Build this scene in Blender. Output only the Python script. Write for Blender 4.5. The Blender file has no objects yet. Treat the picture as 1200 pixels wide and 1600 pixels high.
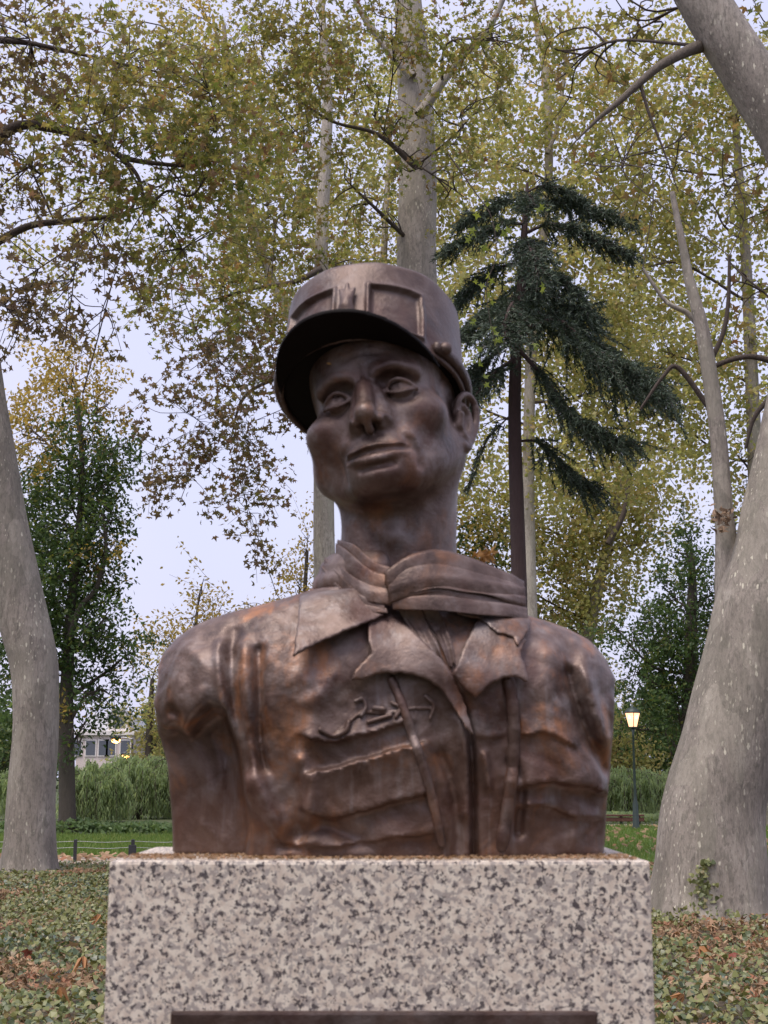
import bpy, bmesh, math, random
import numpy as np
from mathutils import Vector, Matrix

random.seed(7)
RNG = np.random.default_rng(7)
R = math.radians
SC = bpy.context.scene
COL = SC.collection

# ------------------------------------------------------------------ camera
PITCH = R(10.6)
FPX = 2200.0                      # focal length in pixels of a 1600 high picture
CAM = Vector((0, 0, 1.6))
cam_data = bpy.data.cameras.new('camera')
cam = bpy.data.objects.new('camera', cam_data)
COL.objects.link(cam)
cam.location = CAM
cam.rotation_euler = (R(90) + PITCH, 0, 0)
cam_data.sensor_fit = 'VERTICAL'
cam_data.sensor_height = 7.3
cam_data.lens = FPX / 1600 * 7.3
cam_data.clip_start = 0.05
cam_data.clip_end = 2000
cam_data.dof.use_dof = True
cam_data.dof.focus_distance = 14.0
cam_data.dof.aperture_fstop = 4.2
SC.camera = cam

# ------------------------------------------------------------------ sky, sun, exposure
SUN_EL, SUN_AZ = R(66), R(-140)   # a thin, high overcast: the sun is a very soft patch, from the left and behind the camera
world = bpy.data.worlds.new('World')
SC.world = world
world.use_nodes = True
nt = world.node_tree
nt.nodes.clear()
w_out = nt.nodes.new('ShaderNodeOutputWorld')
w_bg = nt.nodes.new('ShaderNodeBackground')
w_sky = nt.nodes.new('ShaderNodeTexSky')
w_sky.sky_type = 'NISHITA'
w_sky.sun_disc = False
w_sky.sun_elevation = SUN_EL
w_sky.sun_rotation = SUN_AZ
w_sky.air_density = 1.6
w_sky.dust_density = 4.0
w_sky.ozone_density = 3.0
w_mix = nt.nodes.new('ShaderNodeMix')       # even veil of high cloud over the clear sky
w_mix.data_type = 'RGBA'
w_mix.inputs['Factor'].default_value = 0.86
w_mix.inputs['B'].default_value = (3.72, 3.68, 4.85, 1)
w_co = nt.nodes.new('ShaderNodeTexCoord')
w_no = nt.nodes.new('ShaderNodeTexNoise')
w_no.inputs['Scale'].default_value = 3.0
w_no.inputs['Detail'].default_value = 5.0
w_cl = nt.nodes.new('ShaderNodeMix')
w_cl.data_type = 'RGBA'
w_cl.inputs['A'].default_value = (3.2, 3.4, 4.9, 1)
w_cl.inputs['B'].default_value = (4.2, 3.98, 4.9, 1)
nt.links.new(w_co.outputs['Generated'], w_no.inputs['Vector'])
nt.links.new(w_no.outputs['Fac'], w_cl.inputs['Factor'])
nt.links.new(w_cl.outputs['Result'], w_mix.inputs['B'])
nt.links.new(w_sky.outputs['Color'], w_mix.inputs['A'])
nt.links.new(w_mix.outputs['Result'], w_bg.inputs['Color'])
w_bg.inputs['Strength'].default_value = 0.10
nt.links.new(w_bg.outputs[0], w_out.inputs[0])

sun_data = bpy.data.lights.new('sun', 'SUN')
sun = bpy.data.objects.new('sun', sun_data)
COL.objects.link(sun)
sun_data.energy = 1.5
sun_data.angle = R(35)
sun_data.color = (1.0, 0.93, 0.84)
sd = Vector((math.sin(SUN_AZ) * math.cos(SUN_EL), math.cos(SUN_AZ) * math.cos(SUN_EL), math.sin(SUN_EL)))
sun.rotation_euler = sd.to_track_quat('Z', 'Y').to_euler()

SC.view_settings.view_transform = 'Standard'
SC.view_settings.look = 'None'
SC.view_settings.exposure = 1.15
SC.view_settings.gamma = 1
SC.view_settings.use_curve_mapping = False
SC.render.engine = 'CYCLES'
SC.cycles.use_denoising = True
SC.cycles.max_bounces = 6
SC.cycles.diffuse_bounces = 3
SC.cycles.transmission_bounces = 3
SC.cycles.sample_clamp_indirect = 6

# ------------------------------------------------------------------ helpers
def at(px, py, Y):
    """World point at depth Y on the line of sight through pixel (px, py) of the 1200 x 1600 photograph."""
    a, b = (px - 600) / FPX, (800 - py) / FPX
    dy = math.cos(PITCH) - b * math.sin(PITCH)
    dz = math.sin(PITCH) + b * math.cos(PITCH)
    t = Y / dy
    return Vector((a * t, Y, 1.6 + dz * t))

def ground_y(py):
    """Depth at which a pixel row meets level ground."""
    b = (800 - py) / FPX
    dy = math.cos(PITCH) - b * math.sin(PITCH)
    dz = math.sin(PITCH) + b * math.cos(PITCH)
    return -1.6 / dz * dy

def tag(o, label=None, cat=None, group=None, kind=None):
    if label: o['label'] = label
    if cat: o['category'] = cat
    if group: o['group'] = group
    if kind: o['kind'] = kind
    return o

def empty(name, loc=(0, 0, 0)):
    o = bpy.data.objects.new(name, None)
    o.empty_display_size = 0.2
    o.location = loc
    COL.objects.link(o)
    return o

def mesh_obj(name, verts, faces, mat=None, parent=None, smooth=True):
    me = bpy.data.meshes.new(name)
    verts = np.asarray(verts, dtype=np.float32)
    if isinstance(faces, np.ndarray):
        n, k = faces.shape
        me.vertices.add(len(verts)); me.vertices.foreach_set('co', verts.ravel())
        me.loops.add(n * k); me.loops.foreach_set('vertex_index', faces.ravel().astype(np.int32))
        me.polygons.add(n)
        me.polygons.foreach_set('loop_start', np.arange(0, n * k, k, dtype=np.int32))
        me.update(calc_edges=True)
    else:
        me.from_pydata([tuple(v) for v in verts], [], faces)
        me.update()
    me.polygons.foreach_set('use_smooth', np.full(len(me.polygons), smooth))
    o = bpy.data.objects.new(name, me)
    COL.objects.link(o)
    if mat: me.materials.append(mat)
    if parent: o.parent = parent
    return o

class Nodes:
    """Small wrapper to write node materials briefly."""
    def __init__(self, name):
        self.m = bpy.data.materials.new(name)
        self.m.use_nodes = True
        self.t = self.m.node_tree
        self.b = self.t.nodes['Principled BSDF']
        self.out = self.t.nodes['Material Output']
    def n(self, typ, **kw):
        x = self.t.nodes.new(typ)
        for k, v in kw.items():
            if k in x.inputs: x.inputs[k].default_value = v
            else: setattr(x, k, v)
        return x
    def l(self, a, b): self.t.links.new(a, b)
    def coord(self, kind='Object'):
        return self.n('ShaderNodeTexCoord').outputs[kind]
    def noise(self, vec, scale, detail=4, rough=0.55, dist=0.0):
        x = self.n('ShaderNodeTexNoise', Scale=scale, Detail=detail, Roughness=rough, Distortion=dist)
        self.l(vec, x.inputs['Vector'])
        return x.outputs['Fac']
    def ramp(self, fac, stops, interp='LINEAR'):
        x = self.n('ShaderNodeValToRGB')
        e = x.color_ramp.elements
        x.color_ramp.interpolation = interp
        while len(e) < len(stops): e.new(0.5)
        for i, (p, c) in enumerate(stops):
            e[i].position = p
            e[i].color = (*c, 1) if len(c) == 3 else c
        self.l(fac, x.inputs['Fac'])
        return x.outputs['Color']
    def mix(self, fac, a, b, blend='MIX'):
        x = self.n('ShaderNodeMix', data_type='RGBA', blend_type=blend)
        for s, v in ((x.inputs['Factor'], fac), (x.inputs['A'], a), (x.inputs['B'], b)):
            if hasattr(v, 'links'): self.l(v, s)
            elif isinstance(v, (int, float)): s.default_value = v
            else: s.default_value = (*v, 1)
        return x.outputs['Result']
    def math(self, op, a, b=0.0):
        x = self.n('ShaderNodeMath', operation=op)
        for s, v in ((x.inputs[0], a), (x.inputs[1], b)):
            if hasattr(v, 'links'): self.l(v, s)
            else: s.default_value = v
        return x.outputs[0]
    def mapping(self, vec, scale=(1, 1, 1), loc=(0, 0, 0)):
        x = self.n('ShaderNodeMapping')
        x.inputs['Scale'].default_value = scale
        x.inputs['Location'].default_value = loc
        self.l(vec, x.inputs['Vector'])
        return x.outputs[0]
    def bump(self, h, strength=0.3, dist=0.01):
        x = self.n('ShaderNodeBump', Strength=strength, Distance=dist)
        self.l(h, x.inputs['Height'])
        self.l(x.outputs[0], self.b.inputs['Normal'])
    def set(self, **kw):
        for k, v in kw.items():
            s = self.b.inputs[k.replace('_', ' ')]
            if hasattr(v, 'links'): self.l(v, s)
            elif isinstance(v, tuple): s.default_value = (*v, 1)
            else: s.default_value = v
        return self.m

def plain(name, col, rough=0.6, metal=0.0):
    n = Nodes(name)
    v = n.noise(n.coord(), 9, 5)
    c = n.mix(v, tuple(x * 0.7 for x in col), tuple(min(1, x * 1.25) for x in col))
    return n.set(Base_Color=c, Roughness=rough, Metallic=metal)

# ------------------------------------------------------------------ sculpting by distance fields
class Field:
    """A signed distance volume that shapes are blended into, meshed with surface nets."""
    def __init__(self, lo, hi, h):
        self.lo = np.array(lo, np.float32); self.h = float(h)
        self.n = np.ceil((np.array(hi) - np.array(lo)) / h).astype(int) + 1
        self.F = np.full(self.n, 1e3, np.float32)
        self.ax = [self.lo[i] + np.arange(self.n[i], dtype=np.float32) * self.h for i in range(3)]
    def win(self, lo, hi, pad):
        s = []
        for i in range(3):
            a = int(np.floor((lo[i] - pad - self.lo[i]) / self.h)); b = int(np.ceil((hi[i] + pad - self.lo[i]) / self.h)) + 1
            s.append(slice(max(0, min(a, self.n[i])), max(0, min(b, self.n[i]))))
        return tuple(s)
    def grid(self, s):
        return np.meshgrid(self.ax[0][s[0]], self.ax[1][s[1]], self.ax[2][s[2]], indexing='ij', sparse=True)
    def blend(self, s, d, k, op):
        f = self.F[s]
        if op == 'sub': f, d = -f, d
        if k > 0:
            h = np.maximum(k - np.abs(f - d), 0) / k
            r = np.minimum(f, d) - h * h * k * 0.25
        else:
            r = np.minimum(f, d)
        self.F[s] = -r if op == 'sub' else r
    def ell(self, c, r, k=0, op='add', rot=None):
        m = max(r)
        s = self.win([c[i] - (r[i] if rot is None else m) for i in range(3)], [c[i] + (r[i] if rot is None else m) for i in range(3)], k + 12 * self.h)
        X, Y, Z = self.grid(s)
        X, Y, Z = X - c[0], Y - c[1], Z - c[2]
        if rot is not None:
            X, Y, Z = [rot[0][i] * X + rot[1][i] * Y + rot[2][i] * Z for i in range(3)]
        k0 = np.sqrt((X / r[0]) ** 2 + (Y / r[1]) ** 2 + (Z / r[2]) ** 2)
        k1 = np.sqrt((X / r[0] ** 2) ** 2 + (Y / r[1] ** 2) ** 2 + (Z / r[2] ** 2) ** 2) + 1e-9
        self.blend(s, k0 * (k0 - 1) / k1, k, op)
    def tube(self, pts, rad, k=0, op='add', flat=None):
        """Tapered capsules through pts; flat = (axis, factor) squashes the distance along one axis."""
        if not isinstance(rad, (list, tuple)): rad = [rad] * len(pts)
        P = np.array(pts, np.float32)
        s = self.win(P.min(0) - max(rad), P.max(0) + max(rad), k + 12 * self.h)
        X, Y, Z = self.grid(s)
        D = None
        for a, b, ra, rb in zip(P[:-1], P[1:], rad[:-1], rad[1:]):
            v = b - a; L = float(v @ v) + 1e-9
            t = np.clip(((X - a[0]) * v[0] + (Y - a[1]) * v[1] + (Z - a[2]) * v[2]) / L, 0, 1)
            q = [X - a[0] - v[0] * t, Y - a[1] - v[1] * t, Z - a[2] - v[2] * t]
            if flat: q[flat[0]] = q[flat[0]] * flat[1]
            d = np.sqrt(q[0] ** 2 + q[1] ** 2 + q[2] ** 2) - (ra + (rb - ra) * t)
            D = d if D is None else np.minimum(D, d)
        self.blend(s, D, k, op)
    def puff(self, c, sig, amp):
        """Gaussian push (amp > 0 swells, amp < 0 hollows)."""
        s = self.win([c[i] - 2.6 * sig[i] for i in range(3)], [c[i] + 2.6 * sig[i] for i in range(3)], 0)
        X, Y, Z = self.grid(s)
        self.F[s] -= amp * np.exp(-((X - c[0]) / sig[0]) ** 2 - ((Y - c[1]) / sig[1]) ** 2 - ((Z - c[2]) / sig[2]) ** 2)
    def crease(self, pts, sig, amp):
        P = np.array(pts, np.float32)
        s = self.win(P.min(0) - 2.6 * sig, P.max(0) + 2.6 * sig, 0)
        X, Y, Z = self.grid(s)
        D = None
        for a, b in zip(P[:-1], P[1:]):
            v = b - a; L = float(v @ v) + 1e-9
            t = np.clip(((X - a[0]) * v[0] + (Y - a[1]) * v[1] + (Z - a[2]) * v[2]) / L, 0, 1)
            d = (X - a[0] - v[0] * t) ** 2 + (Y - a[1] - v[1] * t) ** 2 + (Z - a[2] - v[2] * t) ** 2
            D = d if D is None else np.minimum(D, d)
        self.F[s] -= amp * np.exp(-D / sig ** 2)
    def mesh(self):
        F, h = self.F, self.h
        S = F < 0
        n = F.shape
        c = np.zeros((n[0] - 1, n[1] - 1, n[2] - 1), np.int8)
        for i in (0, 1):
            for j in (0, 1):
                for k in (0, 1):
                    c += S[i:n[0] - 1 + i, j:n[1] - 1 + j, k:n[2] - 1 + k]
        I, J, K = np.nonzero((c > 0) & (c < 8))
        idx = np.full(c.shape, -1, np.int32); idx[I, J, K] = np.arange(len(I))
        acc = np.zeros((len(I), 3), np.float32); cnt = np.zeros(len(I), np.float32)
        corner = [(i, j, k) for i in (0, 1) for j in (0, 1) for k in (0, 1)]
        for a in range(8):
            for b in range(a + 1, 8):
                A, B = corner[a], corner[b]
                if sum(abs(A[q] - B[q]) for q in range(3)) != 1: continue
                fa = F[I + A[0], J + A[1], K + A[2]]; fb = F[I + B[0], J + B[1], K + B[2]]
                m = (fa < 0) != (fb < 0)
                t = np.where(m, fa / np.where(m, fa - fb, 1), 0)
                for q in range(3): acc[:, q] += np.where(m, A[q] + (B[q] - A[q]) * t, 0)
                cnt += m
        V = (acc / cnt[:, None] + np.stack([I, J, K], 1)) * h + self.lo
        quads = []
        for axis in range(3):
            o1, o2 = [(1, 2), (2, 0), (0, 1)][axis]
            sa = [slice(None)] * 3; sb = [slice(None)] * 3
            sa[axis] = slice(0, n[axis] - 1); sb[axis] = slice(1, n[axis])
            A, B = S[tuple(sa)], S[tuple(sb)]
            P = np.stack(np.nonzero(A != B), 1)
            P = P[(P[:, o1] > 0) & (P[:, o2] > 0) & (P[:, o1] < n[o1] - 1) & (P[:, o2] < n[o2] - 1)]
            flip = A[tuple(P.T)]
            e1 = np.zeros(3, int); e1[o1] = 1
            e2 = np.zeros(3, int); e2[o2] = 1
            g = lambda Q: idx[tuple(Q.T)]
            q = np.stack([g(P - e1 - e2), g(P - e2), g(P), g(P - e1)], 1)
            q[~flip] = q[~flip][:, ::-1]
            quads.append(q)
        Q = np.concatenate(quads)
        return V, Q[(Q >= 0).all(1)]

def poly_sdf(px, py, poly):
    """Signed distance (negative inside) from points to a 2-D polygon."""
    P = np.array(poly, np.float32)
    d = np.full(np.broadcast(px, py).shape, 1e12, np.float32)
    inside = np.zeros(d.shape, bool)
    for a, b in zip(P, np.roll(P, -1, 0)):
        v = b - a
        t = np.clip(((px - a[0]) * v[0] + (py - a[1]) * v[1]) / (v @ v + 1e-9), 0, 1)
        d = np.minimum(d, (px - a[0] - v[0] * t) ** 2 + (py - a[1] - v[1] * t) ** 2)
        c = ((a[1] > py) != (b[1] > py)) & (px < (b[0] - a[0]) * (py - a[1]) / (b[1] - a[1] + 1e-12) + a[0])
        inside ^= c
    d = np.sqrt(d)
    return np.where(inside, -d, d)

def line_d2(px, py, pts):
    P = np.array(pts, np.float32)
    d = None
    for a, b in zip(P[:-1], P[1:]):
        v = b - a
        t = np.clip(((px - a[0]) * v[0] + (py - a[1]) * v[1]) / (v @ v + 1e-9), 0, 1)
        q = (px - a[0] - v[0] * t) ** 2 + (py - a[1] - v[1] * t) ** 2
        d = q if d is None else np.minimum(d, q)
    return d

def smooth(pts, n=6):
    """Catmull-Rom through pts."""
    P = [np.array(p, float) for p in pts]
    P = [2 * P[0] - P[1]] + P + [2 * P[-1] - P[-2]]
    out = []
    for i in range(1, len(P) - 2):
        for j in range(n):
            t = j / n
            out.append(0.5 * ((2 * P[i]) + (-P[i - 1] + P[i + 1]) * t + (2 * P[i - 1] - 5 * P[i] + 4 * P[i + 1] - P[i + 2]) * t * t
                              + (-P[i - 1] + 3 * P[i] - 3 * P[i + 1] + P[i + 2]) * t ** 3))
    out.append(P[-2])
    return out

# ------------------------------------------------------------------ the bust: sizes
BD = 1.65                         # distance of the bust's middle plane
U = BD / FPX                      # the sculptor's unit, 0.75 mm
PL_FRONT, PL_BACK = -190, 200     # plinth faces, in units from the middle plane
ZTOP = at(600, 1345, BD + PL_FRONT * U).z
ORG = Vector((0, BD, ZTOP))

def ul(px, py, dy=0.0):
    """Pixel at depth dy (units, minus = towards the viewer) as bust coordinates."""
    w = at(px, py, BD + dy * U)
    return np.array([w.x / U, dy, (w.z - ZTOP) / U])

def rot_zxy(yaw, pitch, roll):
    return np.array(Matrix.Rotation(yaw, 3, 'Z') @ Matrix.Rotation(pitch, 3, 'X') @ Matrix.Rotation(roll, 3, 'Y'))

HEAD_R = rot_zxy(R(-14.0), R(-7.0), R(-10.4))
HEAD_S = 1.535
HEAD_P = np.array([5.0, 0.0, (1.6 + 558.3 * U - ZTOP) / U])
def head_to_bust(v): return (np.asarray(v) * HEAD_S) @ HEAD_R.T + HEAD_P
def bust_to_head(v): return ((np.asarray(v) - HEAD_P) @ HEAD_R) / HEAD_S
HAT_O = np.array([-12, 4, 29.5])
HAT_R = np.array(Matrix.Rotation(R(-12), 3, 'X') @ Matrix.Rotation(R(6), 3, 'Y'))
def hat_to_head(v): return np.asarray(v) @ HAT_R.T + HAT_O

# ------------------------------------------------------------------ bronze
def bronze(name, seed=0.0, orange=0.5, dark=0.0, low_red=0.0):
    n = Nodes(name)
    pos = n.n('ShaderNodeNewGeometry').outputs['Position']
    v = n.mapping(pos, loc=(seed, seed * 0.7, 0))
    big = n.noise(v, 10, 5, 0.65, 0.6)
    med = n.noise(v, 22, 6, 0.65, 0.3)
    fine = n.noise(v, 160, 4, 0.6)
    base = n.ramp(med, [(0.32, (0.062, 0.037, 0.030)), (0.5, (0.145, 0.094, 0.078)), (0.66, (0.235, 0.175, 0.158))])
    patch = n.ramp(big, [(0.49, (0, 0, 0)), (0.62, (1, 1, 1))])
    streak = n.noise(n.mapping(v, (30, 30, 7)), 1.0, 5, 0.6)
    pm = n.math('MULTIPLY', n.math('MULTIPLY', patch, n.ramp(streak, [(0.42, (0, 0, 0)), (0.6, (1, 1, 1))])), orange)
    col = n.mix(pm, base, (0.44, 0.18, 0.07))
    red = n.ramp(n.noise(n.mapping(v, (1, 1, 1), (5, 3, 1)), 11, 4), [(0.52, (0, 0, 0)), (0.66, (1, 1, 1))])
    col = n.mix(n.math('MULTIPLY', red, 0.45), col, (0.085, 0.026, 0.022))
    pale = n.ramp(n.noise(n.mapping(v, (1, 1, 1), (2, 7, 4)), 15, 5, 0.7), [(0.54, (0, 0, 0)), (0.70, (1, 1, 1))])
    col = n.mix(n.math('MULTIPLY', pale, 0.5), col, (0.33, 0.29, 0.285))  # pale grey patches, also painting sky sheen into the bronze
    if low_red:      # the lower casting turns a darker, redder brown, with an uneven edge and vertical runs
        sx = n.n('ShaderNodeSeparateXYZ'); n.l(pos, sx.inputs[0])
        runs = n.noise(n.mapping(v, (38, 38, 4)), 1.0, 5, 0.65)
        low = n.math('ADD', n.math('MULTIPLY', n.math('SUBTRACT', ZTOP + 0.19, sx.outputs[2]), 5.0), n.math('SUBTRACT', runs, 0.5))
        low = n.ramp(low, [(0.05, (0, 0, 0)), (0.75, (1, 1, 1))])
        col = n.mix(n.math('MULTIPLY', low, low_red), col, n.mix(runs, (0.060, 0.028, 0.020), (0.175, 0.085, 0.050)))
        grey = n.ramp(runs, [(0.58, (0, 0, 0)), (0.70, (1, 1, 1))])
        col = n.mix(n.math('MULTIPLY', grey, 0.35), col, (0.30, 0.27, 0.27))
    if dark: col = n.mix(dark, col, (0.03, 0.016, 0.014))
    rough = n.ramp(med, [(0.3, (0.36,) * 3), (0.7, (0.56,) * 3)])
    grain = n.noise(v, 420, 3, 0.6)
    h = n.math('ADD', n.math('MULTIPLY', med, 0.7), n.math('ADD', n.math('MULTIPLY', fine, 0.22), n.math('MULTIPLY', grain, 0.08)))
    n.bump(h, 0.5, 0.006)
    return n.set(Base_Color=col, Roughness=rough, Metallic=0.36)

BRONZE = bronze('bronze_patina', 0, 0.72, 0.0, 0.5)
BRONZE_HEAD = bronze('bronze_patina_face', 3.3, 0.35)
BRONZE_HAT = bronze('bronze_patina_cap', 6.1, 0.05, 0.3)
BRONZE_DARK = bronze('bronze_patina_dark', 9.4, 0.15, 0.6)
n_ = Nodes('shade_black_bronze')
PEAK_SHADE_BLACK = n_.set(Base_Color=n_.mix(n_.noise(n_.coord(), 20, 4), (0.003, 0.0025, 0.0025), (0.010, 0.006, 0.006)), Roughness=0.7, Metallic=0.0)  # blackish patina, taken to near black to paint shade under the cap
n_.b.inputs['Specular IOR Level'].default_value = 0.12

bust = empty('bronze_bust', ORG)
tag(bust, 'brown bronze bust of a soldier in a peaked cap on the speckled granite plinth', 'statue')

def to_world(Vb): return np.asarray(Vb) * U      # the bust's empty carries the origin

def bust_mesh(name, V, Q, mat, parent=None):
    o = mesh_obj(name, to_world(V), Q, mat, parent or bust)
    return o

# ------------------------------------------------------------------ head and neck
def build_head():
    f = Field((-96, -132, -215), (102, 116, 128), 1.5)
    P = lambda s, pts: [(s * x, y, z) for x, y, z in pts]
    f.ell((0, 6, 38), (75, 97, 80))
    f.ell((0, -30, 40), (64, 62, 54), 14)
    f.ell((0, -24, -28), (65, 62, 76), 18)
    f.ell((-27, -20, -44), (52, 46, 40), 20)
    f.ell((0, -32, -64), (47, 42, 30), 18)
    # neck, set in the bust's own frame so that it stands upright
    nb = bust_to_head(ul(618, 985, 25)); nt_ = bust_to_head(ul(628, 700, 22))
    f.tube([nt_, (nt_ + nb) / 2, nb], [60, 60, 66], 12)
    for s in (-1, 1):
        f.tube(P(s, [(59, 4, -44), (54 if s > 0 else 62, -8, -55), (23, -62, -85)]), [15, 14, 14], 24)      # jaw
        f.ell((46 if s > 0 else -54, -50, -22), (20, 21, 14), 22)                                          # cheekbone
        f.tube(P(s, [(8, -85, 16), (28, -86.5, 20), (48, -71, 18)]), [6.5, 6.5, 6], 14)  # brow
        f.tube([np.array((s * 56, 20, -48)), bust_to_head(ul(618 + s * 26, 905, -58))], [13, 10], 14)  # neck cord
    f.ell((0, -77, -89), (23, 18, 14), 13)           # chin
    f.ell((0, -72, -67), (37, 27, 29), 12)            # muzzle
    f.puff(bust_to_head(ul(612, 838, -70)), (11, 10, 12), 7)      # larynx
    f.crease([bust_to_head(ul(585, 850, -70)), bust_to_head(ul(575, 905, -70))], 9, -3)
    for s in (-1, 1):
        f.puff((s * 57, -46, -58), (18, 28, 24), -5 if s < 0 else 0)
        f.puff((s * 58, -34, -14), (18, 26, 14), 3)
        f.puff((s * 45, -66, -68), (13, 20, 22), -8 if s < 0 else -1.5)              # hollow cheek
        f.puff((s * 70, -40, 18), (14, 26, 22), -4)               # temple
        f.puff((s * 32, -86, 1), (18, 16, 12), -13)
        f.puff((s * 20, -88, 8), (8, 12, 9), -6.5)         # orbit
        f.puff((s * 33, -86, 9.5), (15, 12, 5.5), -6.5)
    # nose
    f.tube([(0, -91, 8), (0, -100, -10), (0, -110, -32)], [7.5, 8, 9], 8)
    for s in (-1, 1):
        f.tube(P(s, [(8, -84, -4), (13, -90, -36)]), [8, 9], 11)
    f.ell((0, -109, -32.5), (9.5, 9.5, 8.5), 6)
    for s in (-1, 1):
        f.ell((s * 13, -98.5, -38), (7, 10.5, 7), 5)
        f.crease(P(s, [(16, -108, -36), (22, -100, -40), (20, -95, -50)]), 3.0, -2.2)
        f.ell((s * 7, -103, -45), (3.6, 6, 3.6), 2, 'sub')
    f.tube([(0, -109, -40), (0, -99, -47)], [3.6, 4.5], 3)
    # eyes
    for s in (-1, 1):
        f.ell((s * 32, -72.8, -1), (12.5, 11.5, 10.5), 1.5)
        f.tube(P(s, smooth([(18, -82, -2), (25, -85.2, 4.2), (33, -86, 5.4), (41, -81.2, 3), (48, -72, -3)])), 2.3, 2)
        f.tube(P(s, smooth([(18, -82, -3), (25, -84, -6), (33, -84.3, -7.8), (41, -80.5, -6), (48, -72, -3)])), 2.0, 2)
        f.puff((s * 31 - 2, -86, 0.5), (2.6, 5, 2.6), -2.6); f.puff((s * 31 - 2, -86, 0.5), (5.5, 4, 5.5), -0.7)                 # drilled pupil
        f.tube(P(s, smooth([(9, -90, 14), (22, -91, 18), (36, -86, 19), (50, -72, 13)])), [2.4] * 19, 8)   # eyebrow
        f.crease(P(s, smooth([(20, -86, -11), (32, -84, -16), (44, -76, -12)])), 3.2, -2.4)            # bag
    f.crease([(-4, -98, 26), (-3, -95, 10)], 3, -3.6)
    f.crease([(5, -98, 26), (4, -95, 10)], 3, -3.6)
    f.crease([(-22, -94, 36), (0, -97, 38), (24, -94, 36)], 3, -1.6)
    # mouth
    for s in (-1, 1):
        f.tube(P(s, smooth([(0, -101.3, -65.3), (5, -101.6, -64), (19, -95.5, -66), (36, -80, -67)], 4)), [2.0] * 5 + [2.2] * 4 + [2.5, 2.2, 2, 1.5], 3.5)
        f.tube(P(s, smooth([(0, -99, -77.5), (8, -98.3, -77.2), (19, -93, -74), (34, -81, -69)], 4)), [4.4] * 5 + [3.4] * 4 + [2.0, 1.4, 1.0, 0.6], 5)
        f.crease(P(s, smooth([(17, -100, -42), (26, -93, -50), (36, -83, -62)])), 4.4, -7 if s < 0 else -6); f.crease(P(s, smooth([(36, -83, -60), (41, -76, -72), (40, -70, -82)])), 5.0, -4)   # fold
        f.puff((s * 36, -78, -52), (11, 14, 12), 3.5)
        f.puff((s * 36, -80, -69), (4, 8, 4.5), -2)
    f.tube(smooth([(-38, -78, -67), (-19, -96.5, -68.6), (0, -102.3, -69.8), (19, -96.5, -68.6), (38, -78, -67)]), 3.4, 1.2, 'sub')
    f.crease([(0, -104, -60), (0, -105, -51)], 2.6, -1.5)
    f.crease(smooth([(-16, -92, -83), (0, -99, -84.5), (16, -92, -83)]), 4, -3.5)
    f.puff((0, -95, -92), (13, 9, 7), 2.5)
    # ears; the turned-away one lies flatter
    for s in (-1, 1):
        ex = 0.5 if s > 0 else -6
        ey = -4 if s > 0 else 12
        E = lambda pts: [(s * (x + ex), y + ey, z) for x, y, z in pts]
        f.ell((s * (75 + ex), 20 + ey, -16), (8, 17, 30), 4)
        f.ell((s * (83 + ex), 13 + ey, -14), (8, 11, 18), 3, 'sub')
        f.tube(E(smooth([(72, 6, -8), (78, 6, 8), (85, 18, 16), (90, 31, 10), (88, 35, -8), (82, 28, -28), (76, 16, -42), (73, 8, -44)])), [3.6] * 20 + [4.5] * 16 + [6] * 7, 2.5)
        f.tube(E(smooth([(76, 18, -34), (82, 24, -20), (83, 26, -4), (80, 18, 4)])), 3.0, 3)
        f.tube(E([(73, 3, -22), (77, 2, -11)]), 4.5, 3)
    # the crown of the skull lies inside the cap
    X, Y, Z = np.meshgrid(*f.ax, indexing='ij', sparse=True)
    q = (HAT_R[0][2] * (X - HAT_O[0]) + HAT_R[1][2] * (Y - HAT_O[1]) + HAT_R[2][2] * (Z - HAT_O[2]))
    f.F = np.maximum(f.F, q - 40)
    V, Q = f.mesh()
    return bust_mesh('head', head_to_bust(V), Q, BRONZE_HEAD)
head_obj = build_head()

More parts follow.
